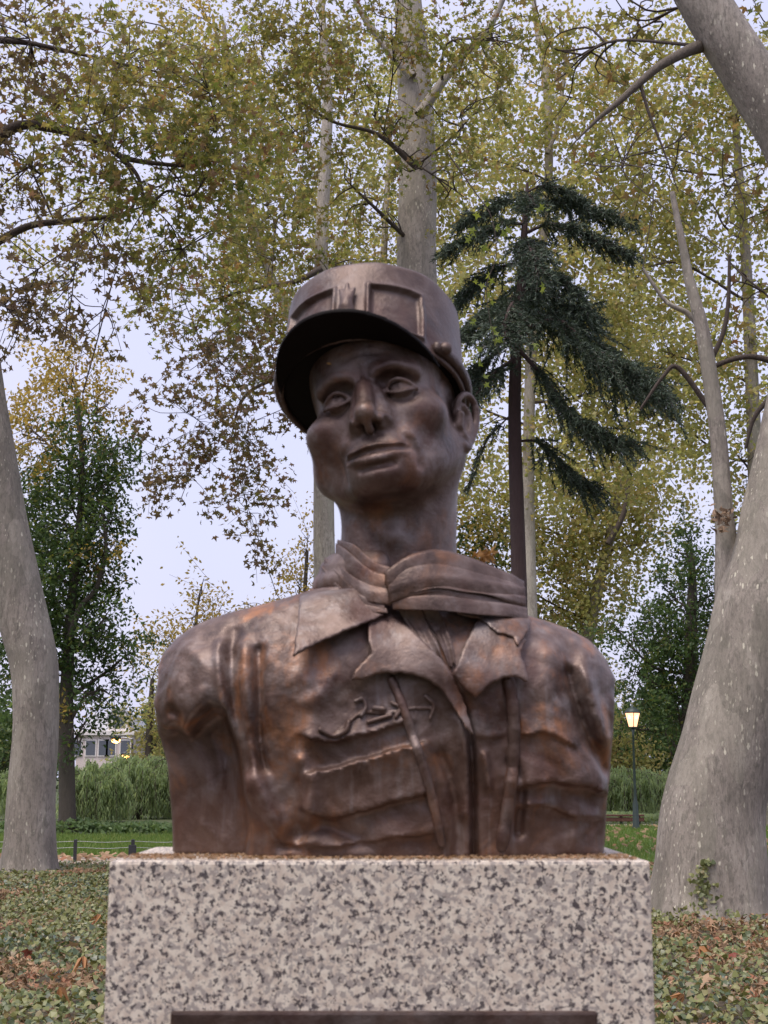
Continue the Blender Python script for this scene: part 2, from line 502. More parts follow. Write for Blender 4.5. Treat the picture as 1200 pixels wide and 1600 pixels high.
# ------------------------------------------------------------------ cap
def build_cap():
    cap = None
    H, A, B = 110.0, 98.0, 110.0
    # crown of the cap, recessed braid panels on its front
    f = Field((-110, -124, -8), (110, 124, 126), 1.6)
    X, Y, Z = np.meshgrid(*f.ax, indexing='ij', sparse=True)
    t = np.clip(Z / H, -0.2, 1.2)
    a = A - 6 * t; b = B - 9 * t
    rr = np.sqrt((X / a) ** 2 + (Y / b) ** 2)
    d = (rr - 1) * (a + b) / 2
    top = Z - (H - 2 + 3 * (1 - np.clip(rr, 0, 1) ** 2))
    ang = np.degrees(np.arctan2(X, -Y)) + 0 * Z
    def rect(a0, a1, z0, z1):
        arc = 1.85
        return np.maximum(np.maximum((a0 - ang) * arc, (ang - a1) * arc), np.maximum(z0 - Z, Z - z1))
    for a0, a1 in ((-46, -6), (12, 46)):
        r = rect(a0, a1, 14, 74)
        d = d + np.where(np.abs(r + 5) > 40, 0, 3.4 / (1 + np.exp(np.clip((r + 4.5) / 0.7, -30, 30))))
        d = d - 3.6 * np.exp(-((r + 1.2) / 2.4) ** 2)
    k = 8.0
    h = np.maximum(k - np.abs(d - top), 0) / k
    d2 = np.maximum(d, top) + h * h * k * 0.25
    d2 = np.maximum(d2, -Z)
    # hollow below, where the head sits
    inner = np.sqrt((X / (A - 5)) ** 2 + (Y / (B - 5)) ** 2)
    d2 = np.maximum(d2, -np.maximum((inner - 1) * 92, Z - 7))
    f.F = (d2 + 0.9 * np.sin(X * 0.09 + 1) * np.sin(Y * 0.07) * np.sin(Z * 0.11)).astype(np.float32)
    V, Q = f.mesh()
    cap = bust_mesh('cap', head_to_bust(hat_to_head(V)), Q, BRONZE_HAT)
    f = Field((-104, -116, 1), (104, 116, 12), 2.0)
    X, Y, Z = np.meshgrid(*f.ax, indexing='ij', sparse=True)
    f.F = np.maximum((np.sqrt((X / (A - 4)) ** 2 + (Y / (B - 4)) ** 2) - 1) * 92, np.abs(Z - 6) - 2.2).astype(np.float32)
    V, Q = f.mesh()
    bust_mesh('cap_shade_disc', head_to_bust(hat_to_head(V)), Q, PEAK_SHADE_BLACK, cap)  # near-black disc painting the peak's shadow inside the cap
    # peak
    f = Field((-112, -165, -30), (112, 0, 12), 1.25)
    X, Y, Z = np.meshgrid(*f.ax, indexing='ij', sparse=True)
    outer = (np.sqrt(((X + 1) / 86) ** 2 + ((Y + 36) / 119) ** 2) - 1) * 100
    inn = (np.sqrt((X / (A - 3)) ** 2 + (Y / (B - 3)) ** 2) - 1) * 94
    out = np.clip(np.sqrt((X / A) ** 2 + (Y / B) ** 2) - 1, 0, 1) * 94
    zs = 3 - 0.02 * out - 13.0 * (np.abs(X) / 100) ** 2.4
    d = np.maximum(np.maximum(outer, -inn), np.abs(Z - zs) - 2.6)
    d = np.maximum(d, Y + 40)
    f.F = d.astype(np.float32)
    V, Q = f.mesh()
    bust_mesh('peak', head_to_bust(hat_to_head(V)), Q, PEAK_SHADE_BLACK, None).parent = cap
    bpy.data.objects['peak'].location = (0, 0, 0)
    # chin strap lying on the lower band, with its button
    f = Field((-112, -116, -4), (112, 122, 30), 1.6)
    for s in (-1, 1):
        pts = []
        for g in np.linspace(58, 176, 24):
            x, y = math.sin(R(g)), -math.cos(R(g))
            pts.append((s * (A + 1.5) * x, (B + 1.5) * y, 12))
        f.tube(pts, 5.0, 0, flat=(2, 0.7))
    V, Q = f.mesh()
    o = bust_mesh('chin_strap', head_to_bust(hat_to_head(V)), Q, BRONZE_DARK); o.parent = cap
    f = Field((66, -80, -8), (116, -30, 34), 1.0)
    g = 62
    f.ell(((A + 6) * math.sin(R(g)), -(B + 6) * math.cos(R(g)), 12), (7, 7, 7))
    V, Q = f.mesh()
    o = bust_mesh('strap_button', head_to_bust(hat_to_head(V)), Q, BRONZE_HAT); o.parent = cap
    # small flaming grenade between the braid panels
    f = Field((-18, -130, 10), (24, -90, 86), 0.9)
    f.ell((3, -112, 34), (9, 6, 10))
    for dx, dz in ((-7, 24), (0, 30), (7, 23)):
        f.tube([(3, -112, 40), (3 + dx, -109.5, 40 + dz)], [5.5, 2.2], 4)
    V, Q = f.mesh()
    o = bust_mesh('cap_badge', head_to_bust(hat_to_head(V)), Q, BRONZE_HAT); o.parent = cap
build_cap()

# ------------------------------------------------------------------ torso, with cloth relief worked into its front
def build_torso():
    f = Field((-385, -210, -4), (390, 210, 480), 3.6)
    X, Y, Z = np.meshgrid(*f.ax, indexing='ij', sparse=True)
    # chest, shoulders and back: a flattened barrel with the silhouette of the cast
    LT = [(925, -118), (938, -160), (950, -205), (960, -245), (970, -276), (985, -304), (1000, -326), (1020, -341), (1050, -352), (1100, -357), (1150, -351), (1200, -345), (1250, -340), (1345, -336)]
    RT = [(930, 118), (948, 168), (962, 220), (974, 262), (985, 290), (1000, 318), (1012, 332), (1030, 346), (1060, 358), (1100, 360), (1150, 357), (1200, 354), (1250, 348), (1345, 343)]
    def prof(T):
        v = np.array([ul(600 + x, py, 0)[[0, 2]] for py, x in T])[::-1]
        return np.interp(Z, v[:, 1], np.abs(v[:, 0]), right=60)
    a = np.where(X < 0, prof(LT), prof(RT))
    b = 132 + 14 * np.exp(-((Z - 190) / 110) ** 2) - 42 * np.clip((Z - 250) / 150, 0, 1.4) ** 1.3
    rr = (np.abs(X / a) ** 2.6 + np.abs((Y - 10) / b) ** 2.5) ** (1 / 2.55)
    ztop = ul(600, 905, 0)[2]
    f.F = np.maximum((rr - 1) * 110, Z - ztop).astype(np.float32)
    f.tube([(-150, -52, 262), (-60, -66, 282)], [62, 60], 60)
    f.tube([(160, -52, 262), (70, -66, 282)], [62, 60], 60)
    # relief, drawn over the front in (x, z)
    gx, gz = np.meshgrid(f.ax[0], f.ax[2], indexing='ij')
    def q(pts): return [(lambda v: (v[0], v[2]))(ul(x, y, -125)) for x, y in pts]
    h = np.zeros_like(gx)
    def ridge(pts, w, amp):
        nonlocal h
        h = h + amp * np.exp(-line_d2(gx, gz, q(smooth([np.array(p) for p in pts], 5))) / w ** 2)
    def plate(poly, amp, feather, inner=None):
        nonlocal h
        d = poly_sdf(gx, gz, q(poly))
        h = h + amp / (1 + np.exp(np.clip(d / feather, -40, 40)))
    def step(pts, amp, run, below=False, fade=22):
        """Raised above (or below) the line, dropping sharply at it (a cloth edge), fading out over run and towards the line's ends."""
        nonlocal h
        P = q(smooth([np.array(p) for p in pts], 6))
        xs = np.array([p[0] for p in P]); zs = np.array([p[1] for p in P])
        zl = np.interp(gx, xs, zs) + 1.0 * np.sin(gx * 0.11) + 0.4 * np.sin(gx * 0.31)
        end = np.clip((gx - xs[0]) / fade + 0.5, 0, 1) * np.clip((xs[-1] - gx) / fade + 0.5, 0, 1)
        d = (zl - gz) if below else (gz - zl)
        h = h + amp * end * np.where(d > 0, np.exp(-d / run), np.exp(-np.minimum(-d, 60) / 1.6))
    # left arm: swelling, stump and arm hole folds
    plate([(285, 1000), (345, 1005), (352, 1105), (300, 1125), (255, 1100), (262, 1040)], 13, 16)
    plate([(225, 1150), (262, 1140), (285, 1150), (305, 1128), (328, 1108), (345, 1112), (364, 1165), (376, 1230), (382, 1300), (372, 1350), (230, 1350)], -78, 3.0)
    ridge([(300, 1290), (345, 1200), (372, 1240)], 16, 12)
    ridge([(262, 1345), (300, 1300), (335, 1318)], 12, 14)
    ridge([(362, 985), (362, 1060), (372, 1130), (380, 1200)], 12, -9)
    ridge([(378, 1010), (384, 1090), (390, 1170), (412, 1240), (442, 1310)], 13, 8)
    ridge([(404, 1015), (406, 1090), (405, 1150), (412, 1200)], 8, -11)
    ridge([(395, 1220), (420, 1275)], 16, 8)
    ridge([(340, 1005), (344, 1060), (352, 1110), (372, 1170), (384, 1240)], 9, 7)
    ridge([(440, 1320), (500, 1290), (560, 1310)], 14, -10)
    # left chest: pocket with its flap
    step([(470, 1147), (490, 1156), (520, 1158), (560, 1150), (645, 1126)], 11, 30)
    step([(480, 1210), (540, 1196), (600, 1178), (665, 1160)], 12, 34, True)
    step([(470, 1262), (500, 1275), (540, 1273), (600, 1256), (672, 1237)], 13, 60)
    step([(440, 1318), (520, 1322), (600, 1310), (690, 1300)], 8, 30)
    ridge([(470, 1190), (485, 1230), (478, 1280)], 13, 9)
    ridge([(478, 1060), (500, 1100), (490, 1150)], 24, 6)
    # centre: the two fronts of the jacket
    ridge([(708, 1075), (730, 1130), (738, 1200), (742, 1345)], 5, -14)
    ridge([(722, 1130), (732, 1200), (728, 1270)], 11, 9)
    ridge([(690, 1180), (712, 1250), (716, 1330)], 8, -7)
    ridge([(757, 1180), (764, 1230)], 6, 7)
    step([(745, 1152), (785, 1150)], 4, 20)
    # right chest
    ridge([(893, 1050), (912, 1110), (935, 1160), (955, 1200)], 10, -9)
    ridge([(915, 1040), (930, 1100), (950, 1150)], 13, 6)
    ridge([(922, 1020), (924, 1060)], 10, 3)
    ridge([(862, 1010), (858, 1080), (872, 1160), (905, 1215)], 22, 8)
    step([(808, 1150), (850, 1145), (900, 1165)], 7, 40)
    step([(800, 1232), (850, 1222), (910, 1226), (958, 1240)], 14, 60)
    step([(800, 1262), (850, 1258), (900, 1275), (950, 1280)], 6, 20)
    ridge([(800, 1190), (815, 1230), (812, 1300)], 8, -8)
    ridge([(900, 1330), (905, 1260)], 12, 6)
    ridge([(262, 1110), (275, 1120), (268, 1138)], 8, -5)
    ridge([(310, 1020), (318, 1060), (312, 1100)], 12, 4)
    ridge([(430, 1000), (440, 1080), (436, 1160)], 26, 7)
    ridge([(520, 1060), (500, 1090), (470, 1100)], 12, 5)
    ridge([(290, 1165), (312, 1230), (300, 1290)], 8, 14)
    ridge([(335, 1150), (350, 1220), (345, 1280)], 7, -12)
    ridge([(268, 1180), (278, 1260), (288, 1310)], 7, -10)
    ridge([(318, 1150), (332, 1200), (326, 1260)], 6, 8)
    # uneven hand-worked surface
    h = h + 0.6 * np.sin(gx * 0.17 + 2 * np.sin(gz * 0.09)) * np.sin(gz * 0.13 + 1.5 * np.sin(gx * 0.07))
    h = h + 1.0 * np.sin(gx * 0.071 + 1.3 * np.sin(gz * 0.043)) * np.sin(gz * 0.057 + 0.7 * np.sin(gx * 0.031))
    front = 1 / (1 + np.exp(np.clip((Y + 44) / 15, -30, 30)))
    f.F -= (h[:, None, :] * front).astype(np.float32)
    lump = 1.3 * np.sin(X * 0.052 + 1) * np.sin(Y * 0.06 + Z * 0.02) * np.sin(Z * 0.049 + X * 0.02)
    f.F += lump.astype(np.float32)
    f.F = np.maximum(f.F, -Z)
    V, Q = f.mesh()
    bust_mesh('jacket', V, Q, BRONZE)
    return f
torso = build_torso()

# depth of the chest front under any (x, z), for the things that lie on it
def front_map(f):
    S = f.F < 0
    idx = np.argmax(S, axis=1)
    y = f.ax[1][idx] - f.h * 0.5
    y = np.where(S.any(1), y, 60.0)
    for _ in range(14):
        p = np.pad(y, 1, mode='edge')
        y = (p[:-2, 1:-1] + p[2:, 1:-1] + p[1:-1, :-2] + p[1:-1, 2:] + 2 * p[1:-1, 1:-1]) / 6
    return y.astype(np.float32)
FRONT = front_map(torso)
def front_y(x, z):
    ix = np.clip((np.asarray(x) - torso.lo[0]) / torso.h, 0, FRONT.shape[0] - 1.001)
    iz = np.clip((np.asarray(z) - torso.lo[2]) / torso.h, 0, FRONT.shape[1] - 1.001)
    i, k = ix.astype(int), iz.astype(int)
    a, b = ix - i, iz - k
    return (FRONT[i, k] * (1 - a) * (1 - b) + FRONT[i + 1, k] * a * (1 - b) + FRONT[i, k + 1] * (1 - a) * b + FRONT[i + 1, k + 1] * a * b)
def on_front(px, py, off=0.0):
    """Point on the chest seen at a pixel, lifted off it by off."""
    y = -120.0
    for _ in range(6):
        v = ul(px, py, y)
        y = float(front_y(v[0], v[2])) - off
    return ul(px, py, y)

def cloth(name, poly, lift, mat, thick=5.0, h=2.2, parent=None, roll=4.0):
    """A sheet of cloth outlined in the photograph, standing lift(s) off the chest; lift takes (x, z)."""
    P3 = np.array([on_front(x, y, 15) for x, y in poly])
    P2 = P3[:, [0, 2]]
    f = Field((P2[:, 0].min() - 8, P3[:, 1].min() - 75, P2[:, 1].min() - 8), (P2[:, 0].max() + 8, P3[:, 1].max() + 30, P2[:, 1].max() + 8), h)
    gx, gz = np.meshgrid(f.ax[0], f.ax[2], indexing='ij')
    d2 = poly_sdf(gx, gz, P2) + 0.9 * np.sin(gx * 0.35) * np.sin(gz * 0.27)
    ys = front_y(gx, gz) - lift(gx, gz)
    Y = f.ax[1][None, :, None]
    dy = np.abs(Y - ys[:, None, :]) - thick
    # thicken inwards to the chest so that the cloth never floats
    d = np.maximum(d2[:, None, :], dy)
    k = roll
    hh = np.maximum(k - np.abs(d2[:, None, :] - dy), 0) / k
    f.F = (d + hh * hh * k * 0.25).astype(np.float32)
    V, Q = f.mesh()
    return bust_mesh(name, V, Q, mat, parent)

def ramp_lift(p0, p1, l0, l1, wav=0.0):
    """Lift growing from l0 at pixel p0 to l1 at pixel p1."""
    a = on_front(*p0)[[0, 2]]; b = on_front(*p1)[[0, 2]]
    v = b - a; L = v @ v
    def g(x, z):
        t = np.clip(((x - a[0]) * v[0] + (z - a[1]) * v[1]) / L, -0.2, 1.15)
        return l0 + (l1 - l0) * t + wav * np.sin(x * 0.06 + z * 0.05)
    return g

jacket = bpy.data.objects['jacket']
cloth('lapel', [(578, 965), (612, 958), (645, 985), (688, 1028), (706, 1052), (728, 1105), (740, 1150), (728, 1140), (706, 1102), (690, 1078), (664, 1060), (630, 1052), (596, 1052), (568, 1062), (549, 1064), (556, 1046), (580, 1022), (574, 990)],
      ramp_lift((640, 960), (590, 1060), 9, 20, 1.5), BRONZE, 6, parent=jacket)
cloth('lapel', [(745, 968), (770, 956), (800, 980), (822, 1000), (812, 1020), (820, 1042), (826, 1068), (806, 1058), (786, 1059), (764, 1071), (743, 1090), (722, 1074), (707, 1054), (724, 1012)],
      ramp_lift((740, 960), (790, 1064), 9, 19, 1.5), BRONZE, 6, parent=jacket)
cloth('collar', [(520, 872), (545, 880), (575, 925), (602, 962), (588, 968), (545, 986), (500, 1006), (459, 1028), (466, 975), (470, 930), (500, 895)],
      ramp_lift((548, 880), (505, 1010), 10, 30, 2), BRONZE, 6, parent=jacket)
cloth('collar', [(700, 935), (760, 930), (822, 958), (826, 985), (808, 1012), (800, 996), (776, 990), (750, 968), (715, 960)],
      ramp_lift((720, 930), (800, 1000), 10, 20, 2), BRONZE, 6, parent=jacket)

# cords hanging down the jacket fronts
def cord(pts, rad):
    P = [on_front(x, y, 3.5) for x, y in smooth([np.array(p) for p in pts], 5)]
    P = np.array(P)
    f = Field(P.min(0) - 14, P.max(0) + 14, 1.8)
    n = len(P)
    f.tube(P, [rad * (1 + 0.07 * math.sin(i * 1.7)) for i in range(n)], 0, flat=(1, 1.1))
    V, Q = f.mesh()
    o = bust_mesh('cord', V, Q, BRONZE_PALE, jacket)
BRONZE_PALE = bronze('bronze_patina_worn', 12.2, 0.35)
cord([(612, 1062), (628, 1100), (645, 1150), (662, 1200), (678, 1260), (690, 1318)], 7.0)
cord([(795, 1066), (802, 1110), (803, 1160), (800, 1210), (793, 1270), (784, 1322)], 9.5)
# winged badge above the pocket
def badge():
    pts = lambda L: [on_front(x, y, 4) for x, y in smooth([np.array(p) for p in L], 4)]
    strokes = [([(500, 1140), (520, 1150), (540, 1142), (545, 1128)], 3.4), ([(555, 1096), (567, 1092), (572, 1104), (565, 1118)], 3.0),
               ([(575, 1128), (595, 1122), (610, 1118)], 3.0), ([(612, 1098), (626, 1106), (618, 1120)], 3.0), ([(585, 1106), (600, 1108)], 4.0),
               ([(665, 1088), (678, 1102), (672, 1122)], 3.0)]
    A = np.concatenate([np.array(pts(s)) for s, r in strokes])
    f = Field(A.min(0) - 12, A.max(0) + 12, 1.7)
    for s, r in strokes: f.tube(pts(s), r, 3)
    f.tube([on_front(x, y, 0.5) for x, y in ((525, 1146), (548, 1126), (565, 1112), (592, 1114), (618, 1112), (648, 1106), (672, 1106))], 3.2, 3)
    V, Q = f.mesh()
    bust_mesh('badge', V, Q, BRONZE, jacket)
badge()

# ------------------------------------------------------------------ scarf knotted round the neck
def build_scarf():
    f = Field((-120, -235, 345), (235, 130, 545), 2.2)
    nc = ul(618, 900, 22)
    L = lambda px, py, y: ul(px, py, y)
    # rolls round the back of the neck
    for zo, rad, rr in ((0, 102, 20), (-22, 112, 20), (14, 96, 15)):
        pts = []
        for g in np.linspace(-75, 255, 30):
            pts.append((nc[0] + rad * math.cos(R(g)), nc[1] + rad * 0.9 * math.sin(R(g)), nc[2] + 6 + zo + 6 * math.sin(R(g))))
        f.tube(pts, rr, 8)
    # knot
    f.ell(L(630, 908, -122), (26, 15, 20), 8)
    V, Q = f.mesh()
    scarf = bust_mesh('scarf', V, Q, BRONZE_PALE)

    def ribbon(upper, lower, waves, amp, thick=4.5, nu=60, nv=34, ph=0.0, sag=0.0):
        """Gathered cloth between two edges; the folds run along it."""
        A = np.array(smooth([np.array(p, float) for p in upper], 16)); B = np.array(smooth([np.array(p, float) for p in lower], 16))
        ia = np.linspace(0, len(A) - 1, nu); ib = np.linspace(0, len(B) - 1, nu)
        ea = np.stack([np.interp(ia, np.arange(len(A)), A[:, i]) for i in range(3)], 1); eb = np.stack([np.interp(ib, np.arange(len(B)), B[:, i]) for i in range(3)], 1)
        v = np.linspace(0, 1, nv)[None, :, None]; u = np.linspace(0, 1, nu)[:, None]
        P = ea[:, None, :] * (1 - v) + eb[:, None, :] * v
        vv = v[..., 0]
        w = waves * 2 * np.pi * (vv + 0.06 * np.sin(5 * u + 3 * vv)) + ph + 1.1 * np.sin(2.6 * u)
        fold = np.sign(np.sin(w)) * np.abs(np.sin(w)) ** 0.8 + 0.35 * np.sin(2.3 * w + 1 + 3 * u)
        env = 0.45 + 0.55 * np.sin(np.pi * np.clip(vv, 0.02, 0.98)) ** 0.5
        P = P.copy()
        P[..., 1] += -amp * fold * env - sag * np.sin(np.pi * vv)
        P[..., 2] += 0.35 * amp * np.cos(w) * env
        P = np.stack([np.array([ul(*p) for p in row]) for row in P])     # (px, py, depth) to bust space
        bk = P + np.array([0, thick, 0])
        n = nu * nv
        i, j = np.meshgrid(np.arange(nu - 1), np.arange(nv - 1), indexing='ij')
        a = (i * nv + j).ravel()
        F = [np.stack([a, a + 1, a + nv + 1, a + nv], 1), np.stack([a, a + nv, a + nv + 1, a + 1], 1) + n]
        rim = [k for k in range(nv)] + [k * nv + nv - 1 for k in range(1, nu)] + [(nu - 1) * nv + k for k in range(nv - 2, -1, -1)] + [k * nv for k in range(nu - 2, 0, -1)]
        r0 = np.array(rim); r1 = np.roll(r0, -1)
        F.append(np.stack([r1, r0, r0 + n, r1 + n], 1))
        o = bust_mesh('scarf_fold', np.concatenate([P.reshape(-1, 3), bk.reshape(-1, 3)]), np.concatenate(F), BRONZE_PALE, scarf)
        return o
    # from the left of the neck down to the knot
    ribbon([(528, 846, -12), (552, 854, -62), (585, 880, -104), (622, 892, -128)], [(520, 884, -22), (538, 912, -78), (575, 935, -122), (610, 944, -136)], 2.6, 7, sag=6)
    ribbon([(508, 872, -10), (530, 900, -66), (560, 930, -110), (600, 948, -130)], [(502, 890, -20), (530, 925, -76), (565, 952, -118), (606, 958, -134)], 1.2, 4, ph=1)
    # broad tail thrown over the right shoulder
    ribbon([(600, 900, -138), (640, 874, -128), (685, 866, -108), (735, 880, -86), (790, 906, -62), (818, 926, -46)], [(608, 944, -140), (645, 932, -148), (690, 924, -142), (745, 934, -124), (795, 942, -96), (822, 946, -70)], 3.2, 12, nv=52, sag=12)
    ribbon([(610, 925, -142), (645, 916, -144), (690, 912, -136), (745, 926, -118), (795, 940, -92), (822, 944, -66)], [(614, 950, -136), (650, 950, -146), (694, 952, -148), (745, 958, -136), (795, 960, -112), (825, 968, -84)], 1.2, 7, ph=2.0)
    # two narrow ends hanging inside the lapels
    def hang(px, py, off):
        w = on_front(px, py, off)
        return (px, py, min(w[1], -128) if py < 950 else w[1])
    ribbon([hang(612, 925, 8), hang(628, 965, 8), hang(655, 1008, 7), (684, 1046, on_front(684, 1046, 5)[1])], [hang(642, 925, 8), hang(664, 965, 10), hang(684, 1005, 9), (698, 1050, on_front(698, 1050, 5)[1])], 1.4, 4)
    ribbon([hang(640, 925, 8), hang(662, 962, 6), hang(684, 1000, 6), (700, 1040, on_front(700, 1040, 5)[1])], [hang(664, 930, 8), hang(690, 965, 9), hang(706, 1000, 8), (712, 1040, on_front(712, 1040, 5)[1])], 1.1, 4, ph=1.5)
build_scarf()

# ------------------------------------------------------------------ plinth
def granite():
    n = Nodes('speckled_granite')
    pos = n.n('ShaderNodeNewGeometry').outputs['Position']
    big = n.noise(pos, 95, 3, 0.55, 0.3)
    med = n.noise(n.mapping(pos, loc=(3, 1, 2)), 165, 3, 0.6, 0.2)
    drk = n.noise(n.mapping(pos, loc=(7, 4, 9)), 178, 3, 0.6, 0.2)
    fine = n.noise(pos, 260, 3, 0.6)
    base = n.mix(n.ramp(big, [(0.42, (0, 0, 0)), (0.58, (1, 1, 1))]), (0.62, 0.515, 0.43), (0.745, 0.65, 0.55))
    c = n.mix(n.math('MULTIPLY', n.ramp(med, [(0.51, (0, 0, 0)), (0.55, (1, 1, 1))]), 0.72), base, (0.27, 0.232, 0.225))
    c = n.mix(n.math('MULTIPLY', n.ramp(drk, [(0.56, (0, 0, 0)), (0.595, (1, 1, 1))]), 0.92), c, (0.05, 0.038, 0.045))
    c = n.mix(n.math('MULTIPLY', n.ramp(fine, [(0.60, (0, 0, 0)), (0.68, (1, 1, 1))]), 0.5), c, (0.80, 0.74, 0.66))
    n.bump(fine, 0.12, 0.002)
    return n.set(Base_Color=c, Roughness=0.55)

def bevel_box(lo, hi, bev, name, mat, parent=None, seg=2):
    bm = bmesh.new()
    bmesh.ops.create_cube(bm, size=1)
    for v in bm.verts:
        v.co = Vector(((lo[i] + hi[i]) / 2 + v.co[i] * (hi[i] - lo[i]) for i in range(3)))
    if bev: bmesh.ops.bevel(bm, geom=bm.edges[:], offset=bev, segments=seg, affect='EDGES', profile=0.6)
    me = bpy.data.meshes.new(name); bm.to_mesh(me); bm.free()
    me.materials.append(mat)
    o = bpy.data.objects.new(name, me); COL.objects.link(o)
    if parent: o.parent = parent
    return o
plinth = empty('granite_plinth', (0, BD, 0))
tag(plinth, 'square speckled pink and grey granite plinth carrying the bronze bust', 'plinth')
xl = at(170, 1350, BD + PL_FRONT * U).x; xr = at(1016, 1350, BD + PL_FRONT * U).x
bevel_box((xl, PL_FRONT * U, -0.05), (xr, PL_BACK * U, ZTOP), 0.004, 'block', granite(), plinth)
pz = at(600, 1581, BD + (PL_FRONT - 14) * U).z
pa = at(266, 1590, BD + (PL_FRONT - 14) * U).x; pb = at(934, 1590, BD + (PL_FRONT - 14) * U).x
bevel_box((pa, (PL_FRONT - 14) * U, pz - 0.36), (pb, (PL_FRONT - 0.5) * U, pz), 0.003, 'plaque', BRONZE_DARK, plinth)

# ------------------------------------------------------------------ plant materials
def leaf_mat(name, stops, trans=0.45, rough=0.55, spec=0.35):
    n = Nodes(name)
    g = n.n('ShaderNodeNewGeometry')
    c = n.ramp(g.outputs['Random Per Island'], stops)
    big = n.noise(g.outputs['Position'], 0.35, 3)
    c = n.mix(n.ramp(big, [(0.42, (0, 0, 0)), (0.62, (0.5,) * 3)]), c, stops[len(stops) // 3][1])
    n.set(Base_Color=c, Roughness=rough)
    n.b.inputs['Specular IOR Level'].default_value = spec
    tr = n.n('ShaderNodeBsdfTranslucent')
    tc = n.mix(0.5, c, (1.0, 0.9, 0.35), 'MULTIPLY')
    bright = n.mix(1.0, tc, (1.9, 1.9, 1.9), 'MULTIPLY')
    n.l(bright, tr.inputs['Color'])
    ms = n.n('ShaderNodeMixShader')
    ms.inputs[0].default_value = trans
    n.l(n.b.outputs[0], ms.inputs[1]); n.l(tr.outputs[0], ms.inputs[2])
    n.l(ms.outputs[0], n.out.inputs['Surface'])
    return n.m

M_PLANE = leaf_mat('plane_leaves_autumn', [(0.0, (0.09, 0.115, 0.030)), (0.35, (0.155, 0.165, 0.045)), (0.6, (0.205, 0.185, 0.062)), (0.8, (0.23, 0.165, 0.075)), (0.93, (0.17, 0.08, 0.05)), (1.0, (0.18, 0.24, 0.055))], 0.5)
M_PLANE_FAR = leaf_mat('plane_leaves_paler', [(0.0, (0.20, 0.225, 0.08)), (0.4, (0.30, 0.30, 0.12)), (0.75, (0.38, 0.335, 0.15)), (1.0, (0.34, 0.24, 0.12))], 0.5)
M_PURPLE = leaf_mat('plane_leaves_brown', [(0.0, (0.10, 0.09, 0.038)), (0.4, (0.15, 0.11, 0.06)), (0.75, (0.155, 0.09, 0.072)), (1.0, (0.16, 0.155, 0.05))], 0.5)
M_GREEN = leaf_mat('dark_green_leaves', [(0.0, (0.035, 0.065, 0.026)), (0.5, (0.06, 0.10, 0.034)), (0.85, (0.095, 0.14, 0.042)), (1.0, (0.19, 0.18, 0.045))], 0.4)
M_YELLOW = leaf_mat('yellow_leaves', [(0.0, (0.20, 0.17, 0.045)), (0.5, (0.34, 0.25, 0.07)), (0.85, (0.40, 0.29, 0.10)), (1.0, (0.15, 0.18, 0.045))], 0.5)
M_WILLOW = leaf_mat('willow_leaves', [(0.0, (0.19, 0.26, 0.15)), (0.6, (0.27, 0.34, 0.19)), (1.0, (0.35, 0.41, 0.21))], 0.6)
M_LIME = leaf_mat('lime_green_leaves', [(0.0, (0.13, 0.17, 0.03)), (1.0, (0.22, 0.25, 0.05))], 0.5)
M_NEEDLE = leaf_mat('conifer_needles', [(0.0, (0.030, 0.044, 0.031)), (0.6, (0.064, 0.092, 0.062)), (1.0, (0.13, 0.165, 0.115))], 0.1, 0.6)
M_IVY = leaf_mat('ivy_leaves', [(0.0, (0.045, 0.07, 0.034)), (0.3, (0.095, 0.12, 0.042)), (0.6, (0.18, 0.19, 0.06)), (0.8, (0.25, 0.24, 0.10)), (0.9, (0.24, 0.17, 0.09)), (1.0, (0.14, 0.19, 0.16))], 0.15, 0.42, 0.5)
M_LITTER = leaf_mat('dry_leaf_litter', [(0.0, (0.13, 0.08, 0.045)), (0.5, (0.28, 0.18, 0.11)), (0.8, (0.44, 0.30, 0.19)), (1.0, (0.30, 0.11, 0.06))], 0.15, 0.7, 0.2)
M_GRASS = leaf_mat('grass_blades', [(0.0, (0.08, 0.14, 0.03)), (0.6, (0.13, 0.20, 0.045)), (1.0, (0.22, 0.24, 0.07))], 0.3)

